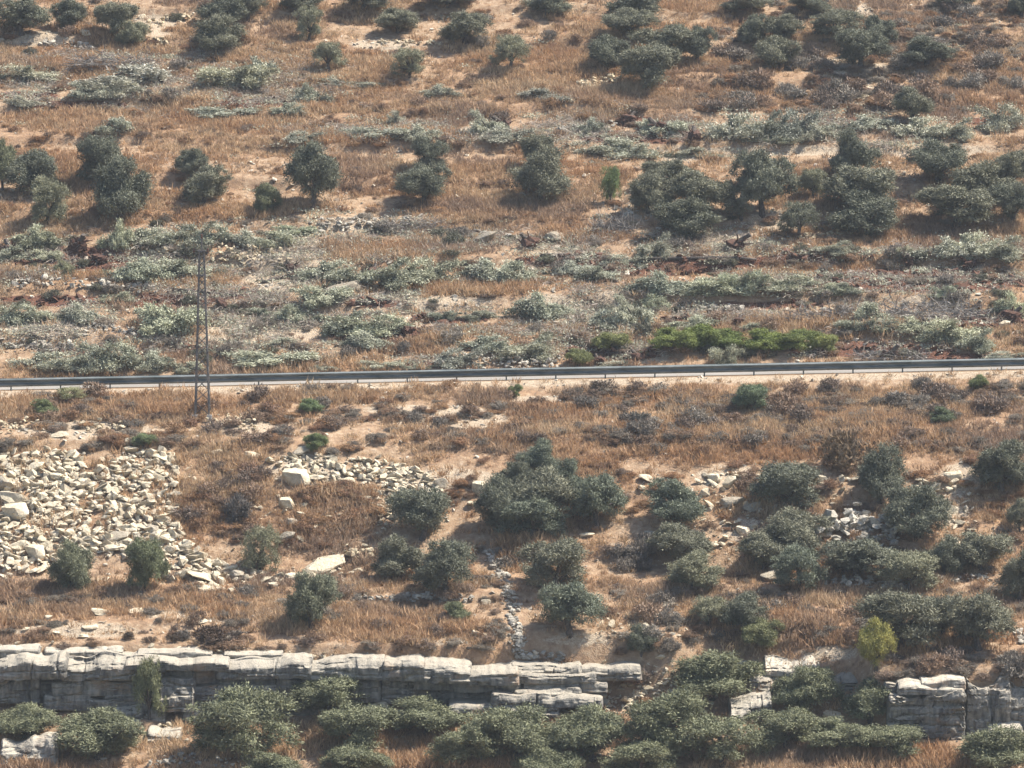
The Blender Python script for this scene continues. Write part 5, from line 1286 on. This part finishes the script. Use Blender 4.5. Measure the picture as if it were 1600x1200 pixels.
# ================================================================== dry grass and loose stones
PROTO = bpy.data.collections.new('grass_tufts')          # not linked to the scene: only instanced
tufts = []
for s in range(5):
    rs = np.random.default_rng(1200 + s); n = 26
    C = np.concatenate([rs.normal(size=(n, 2)) * 0.13, np.full((n, 1), -0.04)], 1)
    D = np.concatenate([rs.normal(size=(n, 2)) * 0.38, np.ones((n, 1))], 1)
    V, F, T = sprays(rs, C, D, 0.22 + 0.36 * rs.random(n), 0.011 + 0.012 * rs.random(n), rs.random(n))
    T = T.reshape(-1, 4); T[:, 0] *= 0.5; T[:, 2] = np.clip(T[:, 2] + 0.25, 0, 1)
    o = bpy.data.objects.new('tuft', mesh_np('tuft', V, F, M['grass'], False, {'tone': ('FLOAT', T.ravel())})); PROTO.objects.link(o); tufts.append(o)
PROTO2 = bpy.data.collections.new('loose_stones')
for s in range(6):
    v, f = HULL[s * 3]
    PROTO2.objects.link(bpy.data.objects.new('stone_shape', mesh_np('stone_shape', v, f, M['gravel'])))
def scatter(name, coll, P, rot, scl, tint, ids, label, cat):
    me = mesh_np_points(name, P, rot, scl, tint, ids)
    o = obj(name, me)
    ng = bpy.data.node_groups.new(name + '_scatter', 'GeometryNodeTree')
    ng.interface.new_socket('Geometry', in_out='INPUT', socket_type='NodeSocketGeometry')
    ng.interface.new_socket('Geometry', in_out='OUTPUT', socket_type='NodeSocketGeometry')
    N = ng.nodes; Lk = ng.links
    gi = N.new('NodeGroupInput'); go = N.new('NodeGroupOutput')
    ci = N.new('GeometryNodeCollectionInfo'); ci.inputs['Collection'].default_value = coll
    ci.inputs['Separate Children'].default_value = True; ci.inputs['Reset Children'].default_value = True
    ip = N.new('GeometryNodeInstanceOnPoints'); ip.inputs['Pick Instance'].default_value = True
    def na(nm, typ):
        a = N.new('GeometryNodeInputNamedAttribute'); a.data_type = typ; a.inputs['Name'].default_value = nm
        return a.outputs['Attribute']
    Lk.new(gi.outputs[0], ip.inputs['Points']); Lk.new(ci.outputs[0], ip.inputs['Instance'])
    Lk.new(na('pick', 'INT'), ip.inputs['Instance Index'])
    er = N.new('FunctionNodeEulerToRotation'); Lk.new(na('spin', 'FLOAT_VECTOR'), er.inputs[0]); Lk.new(er.outputs[0], ip.inputs['Rotation'])
    Lk.new(na('size', 'FLOAT_VECTOR'), ip.inputs['Scale'])
    Lk.new(ip.outputs[0], go.inputs[0])
    md = o.modifiers.new('scatter', 'NODES'); md.node_group = ng
    tag(o, label, cat, None, 'stuff')
    return o
def mesh_np_points(name, P, rot, scl, tint, ids):
    me = bpy.data.meshes.new(name); me.vertices.add(len(P)); me.vertices.foreach_set('co', np.asarray(P, np.float32).ravel())
    for nm, typ, key, dat in (('spin', 'FLOAT_VECTOR', 'vector', rot), ('size', 'FLOAT_VECTOR', 'vector', scl), ('tint', 'FLOAT_COLOR', 'color', np.concatenate([tint, np.ones((len(tint), 1))], 1))):
        me.attributes.new(nm, typ, 'POINT').data.foreach_set(key, np.asarray(dat, np.float32).ravel())
    me.attributes.new('pick', 'INT', 'POINT').data.foreach_set('value', np.asarray(ids, np.int32))
    me.update(); return me
PROTO3 = bpy.data.collections.new('undergrowth_cushions')
for me_ in SHRUB:
    m2 = me_.copy(); m2.materials.clear(); m2.materials.append(M['grass']); PROTO3.objects.link(bpy.data.objects.new('cushion_shape', m2))
MATS = [(880, 1640, 603, 705, 520, BROWN + GREY), (-20, 880, 603, 705, 300, BROWN + RUST + GREY), (1090, 1640, -10, 175, 750, BROWN + GREY + RUST), (-20, 1090, 0, 235, 300, BROWN + RUST), (280, 420, 730, 850, 50, BROWN + RUST), (450, 590, 760, 860, 40, RUST),
        (950, 1640, 830, 1030, 260, GREY + BROWN), (-20, 800, 895, 1015, 220, BROWN + GREY), (1380, 1640, 1025, 1062, 60, GREY + BROWN), (-20, 1640, 340, 575, 420, GREY + OLV + BROWN), (700, 1640, 700, 830, 160, BROWN + RUST), (-20, 1640, 240, 345, 160, BROWN + RUST)]
for i, (x0, x1, y0, y1, n, pal) in enumerate(MATS):
    rs = np.random.default_rng(2200 + i)
    px = rs.uniform(x0, x1, n * 4); py = rs.uniform(y0, y1, n * 4)
    k = vnoise(px / 60, py / 16, 70 + i) > 0.45; px, py = px[k][:n], py[k][:n]
    for p in ground(px, py):
        if -0.9 < p[1] < 8.2: continue
        W = rs.uniform(0.5, 1.5); H = W * rs.uniform(0.22, 0.42)
        rest_shrubs.append((0, W, H, p, rs.uniform(0, 6.28), int(rs.integers(6)), np.array(pal[rs.integers(len(pal))]) * rs.uniform(0.9, 1.35)))
scatter('undergrowth', PROTO3, [q[3] - np.array([0, 0, 0.05]) for q in rest_shrubs], [(0, 0, q[4]) for q in rest_shrubs], [(q[1] / SW, q[1] / SW, q[2] / SH) for q in rest_shrubs], np.array([q[6] for q in rest_shrubs]), [q[5] for q in rest_shrubs],
        'small dry cushions strewn between the larger shrubs', 'undergrowth')
rs = np.random.default_rng(77)
N0 = 260000
gx = rs.uniform(-50, 50, N0); gy = rs.uniform(-50, 74, N0)
gz = hf(gx, gy)
g_, r_, p_ = cover(gx, gy, gz)
ppx, ppy = project(gx, gy, gz)
rub = np.zeros(N0, bool)
for k_ in (0, 1): rub |= in_poly(ppx, ppy, RUBBLE[k_][0])
onroad = (gy > -0.5) & (gy < 7.7)
cl = (gy < cliff_y(gx) + 0.7) & (gy > cliff_y(gx) - 1.5) & ((gx < 8) | (gx > 19))
streak = fbm(gx / 3.2, gy / 1.5, 91, 3)
prob = np.clip((g_ - 0.24) * 1.5, 0, 1) * sstep(0.32, 0.55, streak + 0.25 * (g_ - 0.5)) + 0.06
def near_rows(px, py, grow):
    m = np.zeros(len(px), bool)
    for (pl_, hw, *_r) in WALLS:
        for (xa, ya), (xb, yb) in zip(pl_[:-1], pl_[1:]):
            L2_ = (xb - xa) ** 2 + (yb - ya) ** 2; t_ = np.clip(((px - xa) * (xb - xa) + (py - ya) * (yb - ya)) / L2_, 0, 1)
            m |= np.hypot(px - xa - t_ * (xb - xa), py - ya - t_ * (yb - ya)) < hw * grow
    return m
prob[near_rows(ppx, ppy, 1.1)] *= 0.08
prob *= (1 - 0.85 * r_) * (1 - 0.45 * sstep(350, 390, ppy) * (1 - sstep(560, 585, ppy)) * (1 - blob(ppx, ppy, GRASSY)))
prob[rub] *= 0.22; prob[onroad] = 0; prob[cl] *= 0.05
k = rs.random(N0) < prob
gx, gy, gz, st = gx[k], gy[k], gz[k], streak[k]; n = len(gx)
hue = np.clip(fbm(gx / 5, gy / 2.2, 95, 3) * 1.7 - 0.35 + rs.normal(size=n) * 0.12, 0, 1)[:, None]
dull = np.clip((fbm(gx / 8, gy / 3.5, 99, 3) - 0.52) * 4, 0, 1)[:, None]
tint = np.array([0.395, 0.24, 0.132]) * (1 - hue) + np.array([0.52, 0.38, 0.24]) * hue
tint = tint * (1 - 0.75 * dull) + np.array([0.27, 0.195, 0.145]) * 0.75 * dull
tint *= rs.uniform(0.85, 1.3, (n, 1))
sz = rs.uniform(0.55, 1.2, n) * (0.45 + 1.1 * fbm(gx / 3, gy / 2, 8, 2))
scatter('dry_grass', PROTO, np.stack([gx, gy, gz], 1), np.stack([np.zeros(n), np.zeros(n), rs.uniform(0, 6.28, n)], 1), np.stack([sz * 1.25, sz * 1.25, sz], 1), tint, rs.integers(0, 5, n),
        'dry orange brown grass covering the terraced slope', 'grass')
N1 = 150000
gx = rs.uniform(-50, 50, N1); gy = rs.uniform(-50, 74, N1); gz = hf(gx, gy)
g_, r_, p_ = cover(gx, gy, gz)
band_ = sstep(9, 12, gy) * (1 - sstep(33, 40, gy))
prob = np.clip(0.10 + 0.38 * p_ + 0.18 * r_ - 0.05 * g_ + 0.12 * band_, 0.02, 1) * sstep(0.35, 0.6, fbm(gx / 1.8, gy / 1.8, 104, 3)) * 1.4
prob[(gy > -0.2) & (gy < 7.7)] = 0
prob = prob + 0.5 * sstep(0.35, 0.8, r_) * ~((gy > -0.2) & (gy < 7.7))
k = rs.random(N1) < prob; gx, gy, gz, rk = gx[k], gy[k], gz[k], r_[k]; n = len(gx)
S = 0.05 + (0.25 + 0.12 * ((gy > 9) & (gy < 36))) * rs.random(n) ** 2.8
v = rs.uniform(0.55, 1.0, (n, 1)); clod = (rk > 0.3) & (rs.random(n) < 0.75); S = np.where(clod, S * 1.7, S)
tint = np.where(clod[:, None], np.array([0.15, 0.078, 0.052]), np.array([0.58, 0.51, 0.405])) * v
scatter('loose_stones', PROTO2, np.stack([gx, gy, gz + S * 0.15], 1), rs.uniform(-0.6, 0.6, (n, 3)) + np.stack([np.zeros(n), np.zeros(n), rs.uniform(0, 6.28, n)], 1), np.stack([S * 1.3, S, S * 0.8], 1), tint, rs.integers(0, 6, n),
        'small pale stones strewn over the bare soil', 'stones')

# litter of cut twigs and leaves on the cleared terraces
PROTO4 = bpy.data.collections.new('branch_litter_shapes')
for s in range(4):
    rs4 = np.random.default_rng(1500 + s); n = 46
    C = np.stack([rs4.normal(size=n) * 0.28, rs4.normal(size=n) * 0.16, np.abs(rs4.normal(size=n)) * 0.06], 1)
    D = rs4.normal(size=(n, 3)) * np.array([1, 0.8, 0.5]) + np.array([0, 0, 0.25])
    lf = s < 2
    V, F, T = sprays(rs4, C, D, (0.12 if lf else 0.3) * (0.7 + 0.6 * rs4.random(n)), (0.030 if lf else 0.012) * (0.7 + 0.6 * rs4.random(n)), rs4.random(n))
    PROTO4.objects.link(bpy.data.objects.new('litter_shape', mesh_np('litter_shape', V, F, M['grass'], False, {'tone': ('FLOAT', T)})))
N2 = 42000
gx = rs.uniform(-50, 50, N2); gy = rs.uniform(8.6, 60, N2); gz = hf(gx, gy)
ppx, ppy = project(gx, gy, gz)
zone = blob(ppx, ppy, [(800, 460, 1000, 115), (250, 130, 300, 50), (1200, 205, 500, 35), (600, 205, 160, 22), (420, 160, 120, 25)], 0.8)
k = rs.random(N2) < zone * 0.75 * sstep(0.42, 0.62, fbm(gx / 3.5, gy / 1.6, 131, 3)) + 0.01
gx, gy, gz = gx[k], gy[k], gz[k]; n = len(gx); ids = rs.integers(0, 4, n)
tint = np.where((ids < 2)[:, None], np.array([0.46, 0.45, 0.34]), np.array([0.40, 0.34, 0.28])) * rs.uniform(0.7, 1.2, (n, 1))
S = rs.uniform(0.6, 1.9, n)
scatter('branch_litter', PROTO4, np.stack([gx, gy, gz], 1), np.stack([np.zeros(n), np.zeros(n), rs.uniform(-0.6, 0.6, n)], 1), np.stack([S, S, S], 1), tint, ids,
        'litter of cut twigs and silver leaves on the cleared terraces', 'branch litter')
# the warm dusty air between the two hillsides
hm = bpy.data.materials.new('haze_air'); hm.use_nodes = True; hm.node_tree.nodes.clear()
ho = hm.node_tree.nodes.new('ShaderNodeOutputMaterial'); hv = hm.node_tree.nodes.new('ShaderNodeVolumePrincipled')
hv.inputs['Color'].default_value = (0.80, 0.88, 0.97, 1); hv.inputs['Density'].default_value = 0.00015; hv.inputs['Anisotropy'].default_value = 0.1
hm.node_tree.links.new(hv.outputs[0], ho.inputs['Volume'])
zl = float(np.min(Z)) - 1.5; zh = float(np.max(Z)) + 6
o = obj('haze', mesh_py('haze', *box((0, -60, (zl + zh) / 2), (300, 440, zh - zl)), hm)); tag(o, kind='stuff')
